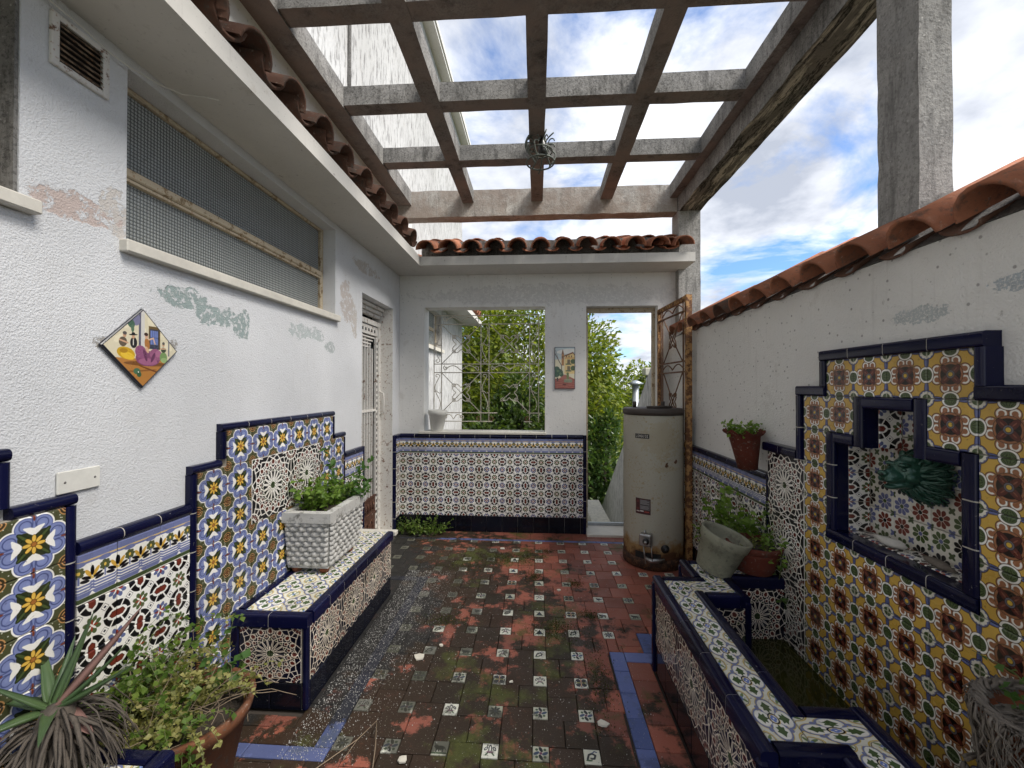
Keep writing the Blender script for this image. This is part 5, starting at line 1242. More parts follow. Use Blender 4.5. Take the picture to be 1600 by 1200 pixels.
obj('gas_pipe', MB().tube([(hx-.14, hy-.25, .20), (hx-.135, hy-.262, .14), (hx-.125, hy-.255, .07)], .005, 6).tube([(hx-.085, hy-.26, .2), (hx-.08, hy-.262, .13), (hx-.075, hy-.25, .09)], .004, 6).lathe([(.009, .045), (.009, .075), (0, .075)], (hx-.13, hy-.25, .245), 8), M['alu'], gv)
dv = MB().lathe([(.032, 0), (.032, .010), (.022, .014), (.020, .03), (.010, .04), (0, .04)], (0, 0, 0), 18); me, c = dv.mesh('drain_cap', M['black_plastic']); link('drain_cap', me, ht, Matrix.Translation((hx+.028, hy-.245, .175)) @ Matrix.Rotation(.1, 4, 'Z') @ Mk)
# ---------------------------------------------------------------- iron gate swung open against the boundary wall
gt = thing('iron_gate', (1.15, 3.95, 0), 'rusty scrollwork iron gate swung open beside the water heater', 'gate')
A0, A1 = Vector((1.147, 3.955)), Vector((1.192, 3.305)); Lg = (A1-A0).length; dg = (A1-A0)/Lg; ng = Vector((-dg.y, dg.x))
def G(s_, z, o=0.0): q = A0+dg*(s_*Lg)+ng*o; return (q.x, q.y, z)
def gbar(name, a, b, wd, th, mat):
    pa, pb = Vector(G(*a)), Vector(G(*b)); mb = MB(); up = Vector((0, 0, 1)); d = (pb-pa).normalized(); n3 = Vector((ng.x, ng.y, 0)); sd = d.cross(n3).normalized()
    vs = []
    for p in (pa, pb):
        for i, j in ((-1, -1), (1, -1), (1, 1), (-1, 1)): vs.append(p+sd*wd/2*i+n3*th/2*j)
    mb.add(vs, [(0, 3, 2, 1), (4, 5, 6, 7), (0, 1, 5, 4), (1, 2, 6, 5), (2, 3, 7, 6), (3, 0, 4, 7)]); return obj(name, mb, mat, gt)
gbar('stile', (0.02, .02), (0.02, 2.125), .03, .028, M['rust_frame']); gbar('stile', (.985, .0), (.985, 2.135), .036, .045, M['rust_frame'])
gbar('rail', (.02, 2.115), (.98, 2.118), .034, .03, M['rust_frame']); gbar('rail', (.02, .06), (.98, .06), .04, .03, M['rust_frame'])
for z in (2.02, 1.615, 1.53, 1.03, .95, .5, .42): gbar('cross_rail', (.02, z), (.97, z), .012, .014, M['rust'])
for s_ in (.10, .16, .84, .90): gbar('upright', (s_, .07), (s_, 2.10), .009, .009, M['rust'])
gbar('kick_plate', (.03, .22), (.96, .22), .30, .004, M['rust'])
def scroll(mb, c0, c1, r, turns=1.25, n=22, bulge=.25, fn=None):
    """an S of flat iron with curled ends between two points of the plane"""
    (x0, z0), (x1, z1) = c0, c1; L = math.hypot(x1-x0, z1-z0); dx, dz = (x1-x0)/L, (z1-z0)/L; pts = []
    R0 = L*.11
    for k in range(10):
        a = 2*math.pi*turns*(1-k/10); rr = R0*(1-.72*(1-k/10)); pts.append((R0*1.0-rr*math.cos(a)*1.0+0, R0*.9-rr*math.sin(a)*1.0))
    body = []
    for k in range(n+1):
        t = k/n; body.append((L*t, bulge*L*.5*math.sin(2*math.pi*t)))
    c_in = [(R0+R0*(.3+.7*q)*math.cos(math.pi+ (1-q)*-5.2), .0+R0*.9+R0*(.3+.7*q)*math.sin(math.pi+(1-q)*-5.2)) for q in np.linspace(0, 1, 11)]
    c_out = [(L-u_, -v_) for u_, v_ in c_in[::-1]]
    P_2 = c_in+body[2:-2]+c_out
    mb.tube([fn(x0+dx*u_-dz*v_, z0+dz*u_+dx*v_) for u_, v_ in P_2], r, 5)
def quatre(mb, cx, cz, R_, r, fn, miss=()):
    for k in range(4):
        if k in miss: continue
        a = math.pi/4+k*math.pi/2; b = a+math.pi/2; pts = []
        for q in np.linspace(0, 1, 11):
            t = a+(b-a)*q; rr = R_*(1-.42*math.sin(math.pi*q))+R_*.10*math.cos(2*math.pi*q)*0
            rr = R_*(1-.50*math.sin(math.pi*q)**2+.12*math.sin(2*math.pi*q)**2); pts.append(fn(cx+rr*math.cos(t), cz+rr*math.sin(t)))
        mb.tube(pts, r, 5)
        for s_ in (-1, 1):
            pts = [fn(cx+R_*math.cos(a)+.016*math.cos(a+s_*(.6+q*1.2))*1.1-.0*q, cz+R_*math.sin(a)+.016*math.sin(a+s_*(.6+q*1.2))) for q in np.linspace(-1, 2.2, 9)]; mb.tube(pts, r*.85, 5)
Gf = lambda o: (lambda u_, z: G(u_/Lg, z, o))
for z0, z1 in ((1.62, 2.015), (1.035, 1.525), (.505, .945)):
    s = MB(); fn = Gf(0.002); a, b = .19*Lg, .81*Lg
    s.tube([fn(a, z0), fn(b, z1)], .0055, 5); s.tube([fn(a, z1), fn(b, z0)], .0055, 5); quatre(s, (a+b)/2, (z0+z1)/2, .085, .005, fn)
    for x in (.03*Lg, .91*Lg): s.tube([fn(x+.012*math.sin(q*9), z0+(z1-z0)*q) for q in np.linspace(0, 1, 16)], .0045, 5)
    obj('scroll_panel', s, M['rust'], gt)
for z in (2.03, 1.54, .96):
    s = MB(); fn = Gf(.002); s.tube([fn(Lg*(.15+.7*q), z+.012+.045*abs(math.sin(q*math.pi*2))) for q in np.linspace(0, 1, 19)], .0055, 5); obj('wave_bar', s, M['rust'], gt)
# ---------------------------------------------------------------- window grille
YG = 4.115
wg = thing('window_grille', (-.5, YG, .97), 'cream wrought iron window grille with scrolls, rusted off at lower right', 'grille')
fn = lambda x, z: (x, YG, z)
VX = [-1.045, -.969, -.566, -.484, -.074, .016]; HZ = [2.127, 2.039, 1.636, 1.549, 1.143, 1.057]
for i, x in enumerate(VX): obj('upright', MB().tube([fn(x, 1.0 if i < 1 else (1.05 if i != 4 else 1.04)), fn(x, 2.127 if i in (0, 5) else 2.039)], .0052, 6), M['grille'], wg)
for i, z in enumerate(HZ):
    s = MB()
    if i < 4: s.tube([fn(-1.045 if i else -1.045, z), fn(.016 if i != 1 else .07, z)], .0052, 6)
    elif i == 4: s.tube([fn(-1.045, z), fn(-.40, z)], .0052, 6).tube([fn(-.10, z), fn(.05, z)], .0052, 6)
    else: s.tube([fn(-1.045, z), fn(-.52, z)], .0048, 6).tube([fn(-.60, z), fn(-.45, z)], .0052, 6).tube([fn(-.13, z), fn(-.05, z)], .0052, 6)
    obj('rail', s, M['grille'], wg)
for x0, x1, z0, z1, part in ((-.969, -.566, 1.636, 2.039, 0), (-.484, -.074, 1.636, 2.039, 1), (-.969, -.566, 1.143, 1.549, 2), (-.484, -.074, 1.143, 1.549, 3)):
    s = MB(); cx, cz = (x0+x1)/2, (z0+z1)/2
    if part == 3:
        s.tube([fn(x0, z1), fn(x0+.05, z1-.06)], .004, 5).tube([fn(x1, z1), fn(cx+.06, cz+.06)], .004, 5).tube([fn(cx+.06, cz-.06), fn(x1, z0)], .004, 5).tube([fn(cx-.09, cz-.09), fn(cx+.01, cz-.0)], .004, 5)
        quatre(s, cx, cz, .098, .0045, fn, (1,))
    else: s.tube([fn(x0, z0), fn(x1, z1)], .0042, 5).tube([fn(x0, z1), fn(x1, z0)], .0042, 5); quatre(s, cx, cz, .105, .0045, fn)
    obj('cross_panel', s, M['grille'], wg)
for x0, x1 in ((-1.045, -.969), (-.566, -.484), (-.074, .016)):
    cx = (x0+x1)/2
    for z0, z1 in ((2.03, 1.64), (1.16, 1.545)):
        s = MB(); sg = 1 if z1 > z0 else -1; L = abs(z1-z0); pts = []
        for q in np.linspace(0, 1, 30):
            z = z0+sg*L*(.04+.84*q); pts.append(fn(cx+.028*math.sin(q*2*math.pi*1.0+.5), z))
        for q in np.linspace(0, 1, 12): a = 5.0*q; rr = .026*(1-.7*q); pts.append(fn(cx-.0+rr*math.cos(a)*1.0-.005, z0+sg*(L*.92+rr*math.sin(a)*.9)))
        s.tube(pts, .0042, 5); s.tube([fn(cx-.034*q, (z0+z1)/2+.012*math.sin(q*3)) for q in np.linspace(-1, 1, 9)], .004, 5); obj('scroll', s, M['grille'], wg)
for x0, x1, z in ((-.969, -.566, 2.083), (-.969, -.566, 1.592), (-.484, -.074, 1.592), (-.969, -.72, 1.10)):
    s = MB(); pts = []
    for q in np.linspace(0, 1, 12): a = 5.4*(1-q); rr = .028*(1-.75*(1-q)); pts.append(fn(x0+.045+rr*math.cos(a+2.2), z+.006+rr*math.sin(a+2.2)))
    w_ = x1-x0
    for q in np.linspace(0.06, 1, 24): pts.append(fn(x0+.03+(w_-.06)*q, z-.028+.055*abs(math.sin(q*math.pi*2))**.8))
    for q in np.linspace(0, 1, 10): a = 5.0*q; rr = .026*(1-.7*q); pts.append(fn(x1-.045+rr*math.cos(a-.6), z+.0+rr*math.sin(a-.6)))
    s.tube(pts, .0044, 5); obj('wave_bar', s, M['grille'], wg)
for x in (-.59, -.46, -.10):
    s = MB()
    for sg in (-1, 1): s.tube([fn(x+sg*.004+.028*(1-.7*q)*math.cos(5.5*q+1.57)*sg, 1.09+.028*(1-.7*q)*math.sin(5.5*q-1.57)) for q in np.linspace(0, 1, 12)], .0044, 5)
    obj('foot_scroll', s, M['rust'], wg)
# ---------------------------------------------------------------- small things on the walls
def flat_tile(name, kind, p, u, v, w_, h_, mat, rot, label, cat, t=.010):
    me = tile_mesh(name, w_, h_, t, mat); o = link(name, me, None, frame(kind, p, u, v) @ Matrix.Rotation(rot, 4, 'Z')); return props(o, label, cat)
flat_tile('picture_tile', 'L', XL+.003, 1.327, 1.532, .193, .193, M['dancers'], math.pi/4, 'diamond hung glazed tile painted with dancers in full skirts', 'picture')
flat_tile('picture_tile', 'B', YB-.003, .267, 1.588, .196, .405, M['street'], 0, 'upright painted tile picture of a street and tower between window and doorway', 'picture')
sp = thing('cover_plate', (XL, 1.139, 1.124), 'blank white cover plate with two screws low on the left wall', 'cover plate')
obj('plate', MB().box(XL+.002, XL+.010, 1.082, 1.196, 1.092, 1.156, bev=.002), M['white_plastic'], sp)
for y in (1.10, 1.18): obj('screw', MB().sphere((XL+.010, y, 1.124), (.002, .0035, .0035), 8, 5), M['screw'], sp)
# ---------------------------------------------------------------- pots
def pot(name, c, r0, r1, h, label, mat, lip=.02, lipw=.008, tilt=None, soil=.82, group=None, ribs=False):
    o = thing(name, c, label, 'pot', group); Mt = tilt or Matrix.Identity(3)
    prof = [(0, 0), (r0*.96, 0), (r0, .006)]
    if ribs: prof += [(r0+(r1-r0)*q+(.004 if k % 2 else 0), h*q) for k, q in enumerate((.2, .3, .42, .52, .64, .74))]
    hl = h-lip*1.8; q = hl/h; rl = r0+(r1-r0)*q
    prof += [(rl, hl), (rl+lipw, hl+.003), (r1+lipw, h-.003), (r1+lipw*.6, h), (r1-.006, h-.002), (r1-.012, h*.9), (r0-.008+(r1-r0)*soil*.95, h*soil*.98), (0, h*soil*.97)]
    obj('body', MB().lathe(prof, c, 32, M=Mt.to_4x4(), wob=.008), mat, o)
    s = MB().lathe([(0, h*soil+.008), (r0+(r1-r0)*soil-.016, h*soil)], c, 20, M=Mt.to_4x4(), wob=.03)
    obj('soil', s, M['soil'], o); return o
def stems_and_leaves(name, base, label, cat, n, spread, height, leafn, size, mat, loc, bend=.5, rr=.0022, seed=1, group=None, droop=0.0, aspect=.65, trail=None, wob=.16):
    rng = np.random.RandomState(seed); o = thing(name, loc, label, cat, group); s = MB(); P = []; D = []
    for k in range(n):
        a = rng.rand()*2*math.pi; rad = math.sqrt(rng.rand())
        b = np.array(base)+np.array([math.cos(a)*rad*spread[0]*.8, math.sin(a)*rad*spread[1]*.8, 0])
        d = np.array([math.cos(a)*bend*rad, math.sin(a)*bend*rad, 1.0]); hh = height*(.45+.75*rng.rand()); pts = [b]
        if trail is not None and rng.rand() < .6: d = np.array(trail)+rng.normal(size=3)*.35
        m = 6; p = b.copy(); v = d/np.linalg.norm(d)
        for q in range(m):
            v = v+rng.normal(size=3)*wob+np.array([0, 0, -droop*q*.16]); v /= np.linalg.norm(v); p = p+v*hh/m; pts.append(p.copy())
        s.tube(pts, [rr*(1-.1*i) for i in range(len(pts))], 4)
        for q in range(leafn):
            t = rng.rand()*.85+.15; i = min(m-1, int(t*m)); f_ = t*m-i; P.append(pts[i]*(1-f_)+pts[i+1]*f_); D.append(rng.normal(size=3)*np.array([1, 1, .6])+np.array([0, 0, .25-droop*.3]))
    obj('stem', s, M['stem'], o); P = np.array(P); c = P.mean(0)
    me = leaf_mesh('foliage', P, size, mat, aspect=aspect, center=c, dirs=np.array(D), rng=rng); link('foliage', me, o, loc=Vector(c)); return o
# basket weave planter on the bench
pl = thing('planter', (-1.21, 2.3, .41), 'white basket weave concrete planter on the tiled bench', 'planter')
bx0, bx1, by0, by1, bz0, bz1 = -1.325, -1.105, 2.12, 2.47, .437, .70
s = MB(); tx0, tx1, ty0, ty1 = bx0-.0, bx1+.025, by0-.035, by1+.03
def ring_(z, k): f_ = k; return [(bx0+(tx0-bx0)*f_, by0+(ty0-by0)*f_, z), (bx1+(tx1-bx1)*f_, by0+(ty0-by0)*f_, z), (bx1+(tx1-bx1)*f_, by1+(ty1-by1)*f_, z), (bx0+(tx0-bx0)*f_, by1+(ty1-by1)*f_, z)]
vs = ring_(bz0, 0)+ring_(bz1, .85); s.add(vs, [(3, 2, 1, 0), (0, 1, 5, 4), (1, 2, 6, 5), (2, 3, 7, 6), (3, 0, 4, 7), (4, 5, 6, 7)]); obj('body', s, M['planter'], pl)
rows_ = 9
wv = MB()
for r in range(rows_):
    z = bz0+.012+(bz1-bz0-.02)*r/rows_; k = .85*(z-bz0)/(bz1-bz0); hz = (bz1-bz0)/rows_
    R4 = ring_(z+hz/2, k)
    for sd, n_ in ((0, 5), (1, 7)):
        a, b = Vector(R4[sd]), Vector(R4[(sd+1) % 4]); nrm = Vector((0, -1, 0)) if sd == 0 else Vector((1, 0, 0))
        for c in range(n_+1):
            t0 = (c-(.5 if r % 2 else 0))/n_; t1 = t0+1/n_; t0 = max(t0, 0.0); t1 = min(t1, 1.0)
            if t1-t0 < .02: continue
            pts = [a.lerp(b, t0+(t1-t0)*q)+nrm*(.013*math.sin(math.pi*q)+.001) for q in np.linspace(0, 1, 5)]; 
            vs = []
            for p in pts:
                for dz_, do in ((-.46, -.004), (-.3, .006), (.3, .006), (.46, -.004)): vs.append(p+Vector((0, 0, dz_*hz))+nrm*do)
            fs = [(4*i+j, 4*i+4+j, 4*i+5+j, 4*i+1+j) for i in range(4) for j in range(3)]
            wv.add(vs, fs, 0, True)
obj('weave', wv, M['planter'], pl, kind='stuff')
rm = MB(); 
for a in ((tx0-.006, tx1+.012, ty0-.012, ty0+.030), (tx0-.006, tx1+.012, ty1-.022, ty1+.012), (tx1-.03, tx1+.012, ty0+.0302, ty1-.0222), (tx0-.006, tx0+.022, ty0+.0302, ty1-.0222)): rm.rbox(a[0], a[1], a[2], a[3], bz1-.01, bz1+.042, seg=.02, jit=.002)
obj('rim', rm, M['planter'], pl); obj('soil', MB().rbox(tx0+.02, tx1-.03, ty0+.03, ty1-.02, bz1, bz1+.022, seg=.03, jit=.008), M['soil'], pl)
for x, y in ((bx0+.03, by0+.035), (bx1-.035, by0+.03), (bx1-.035, by1-.04), (bx0+.03, by1-.04)): obj('foot', MB().lathe([(.022, .4095), (.03, .437), (0, .438)], (x, y, 0), 12), M['pot'], pl)
stems_and_leaves('plant', (-1.215, 2.30, .715), 'leafy green plants growing in the white basket weave planter', 'plant', 70, (.085, .155), .15, 18, .027, M['leaf_bright'], (-1.215, 2.30, .715), seed=3)
stems_and_leaves('plant', (-1.16, 2.36, .715), 'tall leaning shoot rising from the right of the white planter', 'plant', 9, (.03, .05), .30, 26, .036, M['leaf_ivy'], (-1.16, 2.36, .715), seed=8, trail=(.35, .9, .75))
stems_and_leaves('plant', (-1.25, 2.17, .715), 'broad leaved sprig at the left end of the white planter', 'plant', 9, (.03, .04), .22, 14, .036, M['leaf_bright'], (-1.25, 2.17, .715), seed=9)
# big terracotta pot between the benches
pot('plant_pot', (-1.165, 1.31, 0), .115, .185, .335, 'large terracotta pot of straggling creeper on the floor between the benches', M['pot_brown'], lip=.03, lipw=.012, soil=.88)
def creeper(name, label, c, n, seed, ext, hgt, mat, size, leafn=26, trail=None):
    return stems_and_leaves(name, c, label, 'plant', n, ext, hgt, leafn, size, mat, c, bend=1.3, seed=seed, droop=.9, aspect=.8, trail=trail, rr=.0014)
creeper('creeper', 'yellowing small leaved creeper spilling from the big terracotta pot', (-1.21, 1.28, .31), 150, 11, (.17, .17), .25, M['leaf_yellow'], .0155, 26, (-.45, -.2, .35))
creeper('creeper', 'green creeper climbing the tiles between the two flowered panels', (-1.315, 1.24, .36), 46, 12, (.02, .08), .40, M['leaf_herb'], .021, 24, (.02, -.08, 1.0))
creeper('creeper', 'green shoots trailing over the near rim of the terracotta pot', (-1.10, 1.18, .33), 14, 13, (.10, .05), .17, M['leaf_herb'], .019, 16, (.5, -.5, .1))
stems_and_leaves('ivy', (-1.12, 1.43, .30), 'ivy with broad heart leaves at the far side of the terracotta pot', 'plant', 6, (.05, .04), .20, 5, .042, M['leaf_ivy'], (-1.10, 1.43, .32), seed=21, aspect=.95, rr=.0018)
rng = np.random.RandomState(4); s = MB()
for k in range(46):
    b = Vector((-1.17+rng.normal()*.08, 1.28+rng.normal()*.08, .32)); v = Vector((rng.normal(), rng.normal(), .5+rng.rand()*.6)).normalized(); pts = [b]
    for q in range(6): v = (v+Vector((rng.normal()*.25, rng.normal()*.25, -.13))).normalized(); pts.append(pts[-1]+v*.045)
    s.tube(pts, .0011, 4)
props(obj('dry_stems', s, M['twig']), 'tangle of dry brown stems in the terracotta pot', 'stems', kind='stuff')
# aloe on the near bench
al = thing('aloe', (-1.215, .985, .41), 'green aloe rosette with a shaggy dry trunk at lower left', 'plant')
def aloe_leaf(az, el, L, w_, bend, mat, name='leaf', cz=.585, cx=-1.225, cy=.985):
    mb = MB(); n = 12; p = Vector((cx, cy, cz)); d = Vector((math.cos(az)*math.cos(el), math.sin(az)*math.cos(el), math.sin(el))); sd = d.cross(Vector((0, 0, 1))).normalized(); vs = []
    for k in range(n+1):
        t = k/n; nr = sd.cross(d).normalized(); ww = w_*(1-t)**.75*(.75+.5*min(t*4, 1)); th = ww*.30
        for a_, b_ in ((-.5, .35), (-.25, -.05), (0, -.18), (.25, -.05), (.5, .35), (.22, -.55), (0, -.85), (-.22, -.55)): vs.append(p+sd*a_*ww+nr*b_*th*1.6)
        p = p+d*L/n; d = (d+Vector((0, 0, bend))*(1/n)).normalized(); sd = d.cross(Vector((0, 0, 1))).normalized() if abs(d.z) < .97 else sd
    fs = [(8*k+j, 8*k+(j+1) % 8, 8*k+8+(j+1) % 8, 8*k+8+j) for k in range(n) for j in range(8)]
    mb.add(vs, fs, 0, True); return obj(name, mb, mat, al)
for az, el, L, w_, b in ((1.35, 1.15, .27, .040, .2), (.15, .45, .27, .038, .12), (.45, .62, .25, .036, .35), (3.3, .35, .26, .042, -.35), (2.6, .7, .24, .038, -.3), (4.4, .3, .22, .04, -.5), (5.5, .25, .22, .038, -.3), (2.0, .95, .2, .032, .1), (3.9, .8, .2, .034, .0), (2.95, .15, .24, .038, -.6)): aloe_leaf(az, el, L*.84, w_*.74, b, M['aloe'], cz=.572, cx=-1.24)
aloe_leaf(.75, .85, .26, .034, .1, M['aloe_dry'], cz=.59); aloe_leaf(-.1, -.1, .12, .05, -.5, M['aloe_dry'], cz=.56)
s = MB(); rng = np.random.RandomState(9)
for k in range(170):
    a = rng.rand()*6.28; z = .47+.12*rng.rand(); r0 = .02+.03*rng.rand(); pts = [Vector((-1.225+r0*math.cos(a), .985+r0*math.sin(a), z))]; v = Vector((math.cos(a), math.sin(a), .35)).normalized()
    for q in range(7): v = (v+Vector((rng.normal()*.14, rng.normal()*.14, -.42))).normalized(); pts.append(pts[-1]+v*.026)
    s.tube(pts, [q_*(.5+.7*((k*37) % 11)/11) for q_ in (.0055, .006, .005, .0045, .004, .003, .002, .0012)], 4, flat=.5)
s.lathe([(0, .41), (.05, .41), (.055, .5), (.03, .58), (0, .59)], (-1.225, .985, 0), 12); obj('dry_trunk', s, M['dry_leaf'], al)
# wall pot on the right
def ruffled(c, r0, r1, h, mat, parent, lean):
    mb = MB(); n = 36; vs = []; prof = [(r0*.2, .0, 0), (r0, .004, 0), (r0+(r1-r0)*.5, h*.5, 0), (r1*.95, h*.86, .0), (r1*1.16, h*.95, .7), (r1*1.22, h*.985, 1), (r1*1.14, h*.97, .9), (r1*.9, h*.85, .2), (r1*.75, h*.7, 0), (.001, h*.7, 0)]
    for r, z, f_ in prof:
        for j in range(n):
            q = 2*math.pi*j/n; rr = r*(1+.055*f_*math.cos(q*9)); vs.append((c[0]+rr*math.cos(q)+lean*z, c[1]+rr*math.sin(q)*1.0, c[2]+z+.012*f_*math.sin(q*9)))
    fs = [(i*n+j, i*n+(j+1) % n, (i+1)*n+(j+1) % n, (i+1)*n+j) for i in range(len(prof)-1) for j in range(n)]
    mb.add(vs, fs, 0, True); return obj('body', mb, mat, parent)
hp = thing('wall_pot', (1.155, 2.33, .95), 'dark red pot with a frilled rim hanging on the right wall', 'pot'); ruffled((1.155, 2.33, .952), .048, .083, .215, M['pot_dark'], hp, -.10)
stems_and_leaves('plant', (1.13, 2.35, 1.11), 'small green plant in the frilled hanging wall pot', 'plant', 30, (.065, .065), .12, 14, .024, M['leaf_bright'], (1.13, 2.35, 1.11), seed=31, bend=1.0)
tl = Matrix.Rotation(.30, 3, 'Y') @ Matrix.Rotation(.12, 3, 'X')
pot('plant_pot', (.90, 2.165, .474), .085, .115, .20, 'grey limewashed pot tilted against the terracotta bowl', M['grey_pot'], lip=.03, lipw=.006, tilt=tl, soil=.55)
pot('plant_pot', (1.115, 2.185, .466), .085, .125, .145, 'wide terracotta bowl on the far corner of the fountain rim', M['pot_dark'], lip=.02, lipw=.008, soil=.84, ribs=True)
stems_and_leaves('plant', (1.115, 2.185, .585), 'low sprouts in the wide terracotta bowl', 'plant', 24, (.08, .08), .035, 6, .014, M['leaf_yellow'], (1.115, 2.185, .585), seed=33)
stems_and_leaves('weed', (1.13, 2.42, .0), 'tall green weeds behind the two fountain pots', 'plant', 90, (.09, .08), .72, 46, .040, M['leaf_bright'], (1.12, 2.40, 0), seed=34, bend=.10, wob=.07)
stems_and_leaves('weed', (1.15, 2.62, .0), 'dark weeds beside the foot of the rusty gate', 'plant', 40, (.04, .08), .48, 36, .028, M['leaf_dark'], (1.15, 2.62, 0), seed=35, bend=.05, wob=.08)
stems_and_leaves('weed', (1.19, 2.14, .45), 'green sprig right of the terracotta bowl', 'plant', 12, (.03, .06), .24, 22, .026, M['leaf_bright'], (1.19, 2.14, .45), seed=36, bend=.3)
stems_and_leaves('weed', (1.19, 2.09, .36), 'little clover leaves hanging below the fountain ledge', 'plant', 6, (.02, .04), .06, 5, .022, M['leaf_ivy'], (1.19, 2.09, .36), seed=37, bend=.5, droop=.8)
stems_and_leaves('weed', (-1.10, 3.88, 0), 'weeds sprouting at the foot of the far tiled wall', 'plant', 60, (.24, .07), .17, 16, .024, M['leaf_herb'], (-1.10, 3.88, 0), seed=38, bend=.9)
pot('plant_pot', (-.99, 4.02, .970), .062, .092, .205, 'small white pot on the window sill', M['white_plastic'], lip=.03, lipw=.006, tilt=Matrix.Rotation(.04, 3, 'Y'), soil=.8)
# root bound pot at lower right
rp = thing('root_bound_pot', (1.07, .985, ZB), 'broken pot wrapped in grey fibrous roots at lower right', 'pot')
def shr(fn, name, mb, mat, par):
    mb.v = [(1.155+(p[0]-1.065)*.86, .965+(p[1]-.975)*.86, ZB+(p[2]-ZB)*.66) for p in mb.v]; return fn(name, mb, mat, par)
cx, cy = 1.065, .975; prof = [(0, 0), (.10, 0), (.112, .02), (.142, .255), (.160, .262), (.165, .30), (.158, .306), (.146, .29), (.142, .262), (0, .258)]
shr(obj, 'body', MB().lathe(prof, (cx, cy, ZB), 30, wob=.02), M['pot'], rp); shr(obj, 'soil', MB().rbox(cx-.10, cx+.10, cy-.10, cy+.10, ZB+.20, ZB+.268, seg=.022, jit=.018), M['root'], rp)
s = MB(); rng = np.random.RandomState(12)
for k in range(330):
    a = rng.rand()*6.28; r = .165+.012*rng.rand(); pts = []; z = ZB+.31+.01*rng.rand(); pts.append((cx+(r-.03)*math.cos(a), cy+(r-.03)*math.sin(a), z-.03)); pts.append((cx+r*math.cos(a), cy+r*math.sin(a), z)); rr = r; n_ = 8; ln = .12+.22*rng.rand()
    for q in range(n_): a += rng.normal()*.05; rr = .172-.035*(q/n_)+.006*rng.normal()+.004; pts.append((cx+rr*math.cos(a), cy+rr*math.sin(a), max(ZB+.006, z-ln*(q+1)/n_)))
    q_ = .0012+.0030*rng.rand(); s.tube(pts, [q_]*3+[q_*.8]*(len(pts)-3), 4)
for k in range(44):
    a = rng.rand()*6.28; r = .155; s.tube([(cx+(r+.012*math.sin(q*7+k))*math.cos(a+q*.7), cy+(r+.012*math.sin(q*7+k))*math.sin(a+q*.7), ZB+.308+.008*math.sin(q*5+k)) for q in np.linspace(0, 1, 7)], .0055, 5)
for k in range(90):
    a = rng.rand()*6.28; r = .125*math.sqrt(rng.rand()); b = rng.rand()*6.28; s.tube([(cx+r*math.cos(a)+q*math.cos(b)*.06, cy+r*math.sin(a)+q*math.sin(b)*.06, ZB+.272+.012*math.sin(q*4+k)) for q in np.linspace(-.5, .5, 4)], .003, 4)
for k in range(60): 
    a = rng.rand()*6.28; r = .17+.03*rng.rand(); s.tube([(cx+r*math.cos(a+q*.3), cy+r*math.sin(a+q*.3), ZB+.008+.012*q) for q in np.linspace(0, 1, 4)], .006, 4)
shr(obj, 'root_mat', s, M['root'], rp)
stems_and_leaves('plant', (1.17, 1.03, ZB+.17), 'green sprig growing among the grey roots at the right edge', 'plant', 7, (.05, .05), .13, 7, .024, M['leaf_ivy'], (1.09, 1.02, ZB+.24), seed=41, bend=.8)
# lion head spout
ln_ = thing('lion_head', (1.34, 1.487, 1.11), 'dark green lion head spout mounted in the niche', 'lion head')
m_ = MB(); lc = Vector((1.335, 1.487, 1.105))
def L3(a, b, c): return (lc.x+.012-a, lc.y-b, lc.z+c)            # a out of the wall, b to the viewer's right, c up
for q_, r_, M_ in (((.080, 0, .010), (.062, .058, .060), None), ((.135, 0, -.010), (.052, .036, .030), None), ((.128, 0, .017), (.056, .015, .013), Matrix.Rotation(-.22, 3, 'Y')), ((.183, 0, .002), (.012, .022, .013), None),
        ((.145, 0, -.052), (.030, .021, .012), None), ((.108, 0, -.044), (.046, .032, .017), None), ((.075, 0, .060), (.035, .040, .020), None)): m_.sphere(L3(*q_), r_, 18, 12, M=M_)
for sg in (-1, 1):
    for q_, r_ in (((.163, sg*.016, -.021), (.022, .018, .015)), ((.126, sg*.031, .040), (.020, .019, .0085)), ((.096, sg*.046, -.008), (.034, .018, .024)), ((.058, sg*.056, .068), (.012, .017, .022))): m_.sphere(L3(*q_), r_, 12, 8)
mn = MB(); mn.sphere(L3(.012, 0, -.010), (.045, .094, .100), 24, 14); rl = np.random.RandomState(3)
for k in range(120):
    a = 2*math.pi*(k*.618)+rl.normal()*.05; ly = k % 3; pts = []; rad = []; L_ = .050+.014*rl.rand()
    for q in np.linspace(0, 1, 9):
        rr = .050+.004*ly+L_*q+.003*math.sin(q*8+k); o_ = .082-.016*ly+.016*math.sin(q*2.8)-.062*q; aa = a+.16*math.sin(q*4.2+k*1.7)*q
        pts.append(L3(max(.008, o_), rr*math.cos(aa), rr*math.sin(aa)*(1.10 if math.sin(aa) < 0 else .96)-.004)); rad.append((.0075+.002*rl.rand())*(1-.55*q))
    mn.tube(pts, rad, 6)
lsc = lambda b: [(lc.x+.015+(p[0]-lc.x-.015)*.86, lc.y+(p[1]-lc.y)*.84+.008, lc.z+(p[2]-lc.z)*.84) for p in b.v]
m_.v = lsc(m_); mn.v = lsc(mn); obj('mane', mn, M['bronze'], ln_)
bo = obj('head', m_, M['bronze'], ln_); rmod = bo.modifiers.new('remesh', 'REMESH'); rmod.mode = 'VOXEL'; rmod.voxel_size = .0027; rmod.use_smooth_shade = True; sm_ = bo.modifiers.new('smooth', 'SMOOTH'); sm_.factor = .5; sm_.iterations = 2
e = MB()
for sg in (-1, 1): e.sphere(L3(.127, sg*.033, .0215), (.0085, .0105, .0075), 12, 8)
e.v = lsc(e); obj('eye', e, M['bronze'], ln_); e = MB(); 
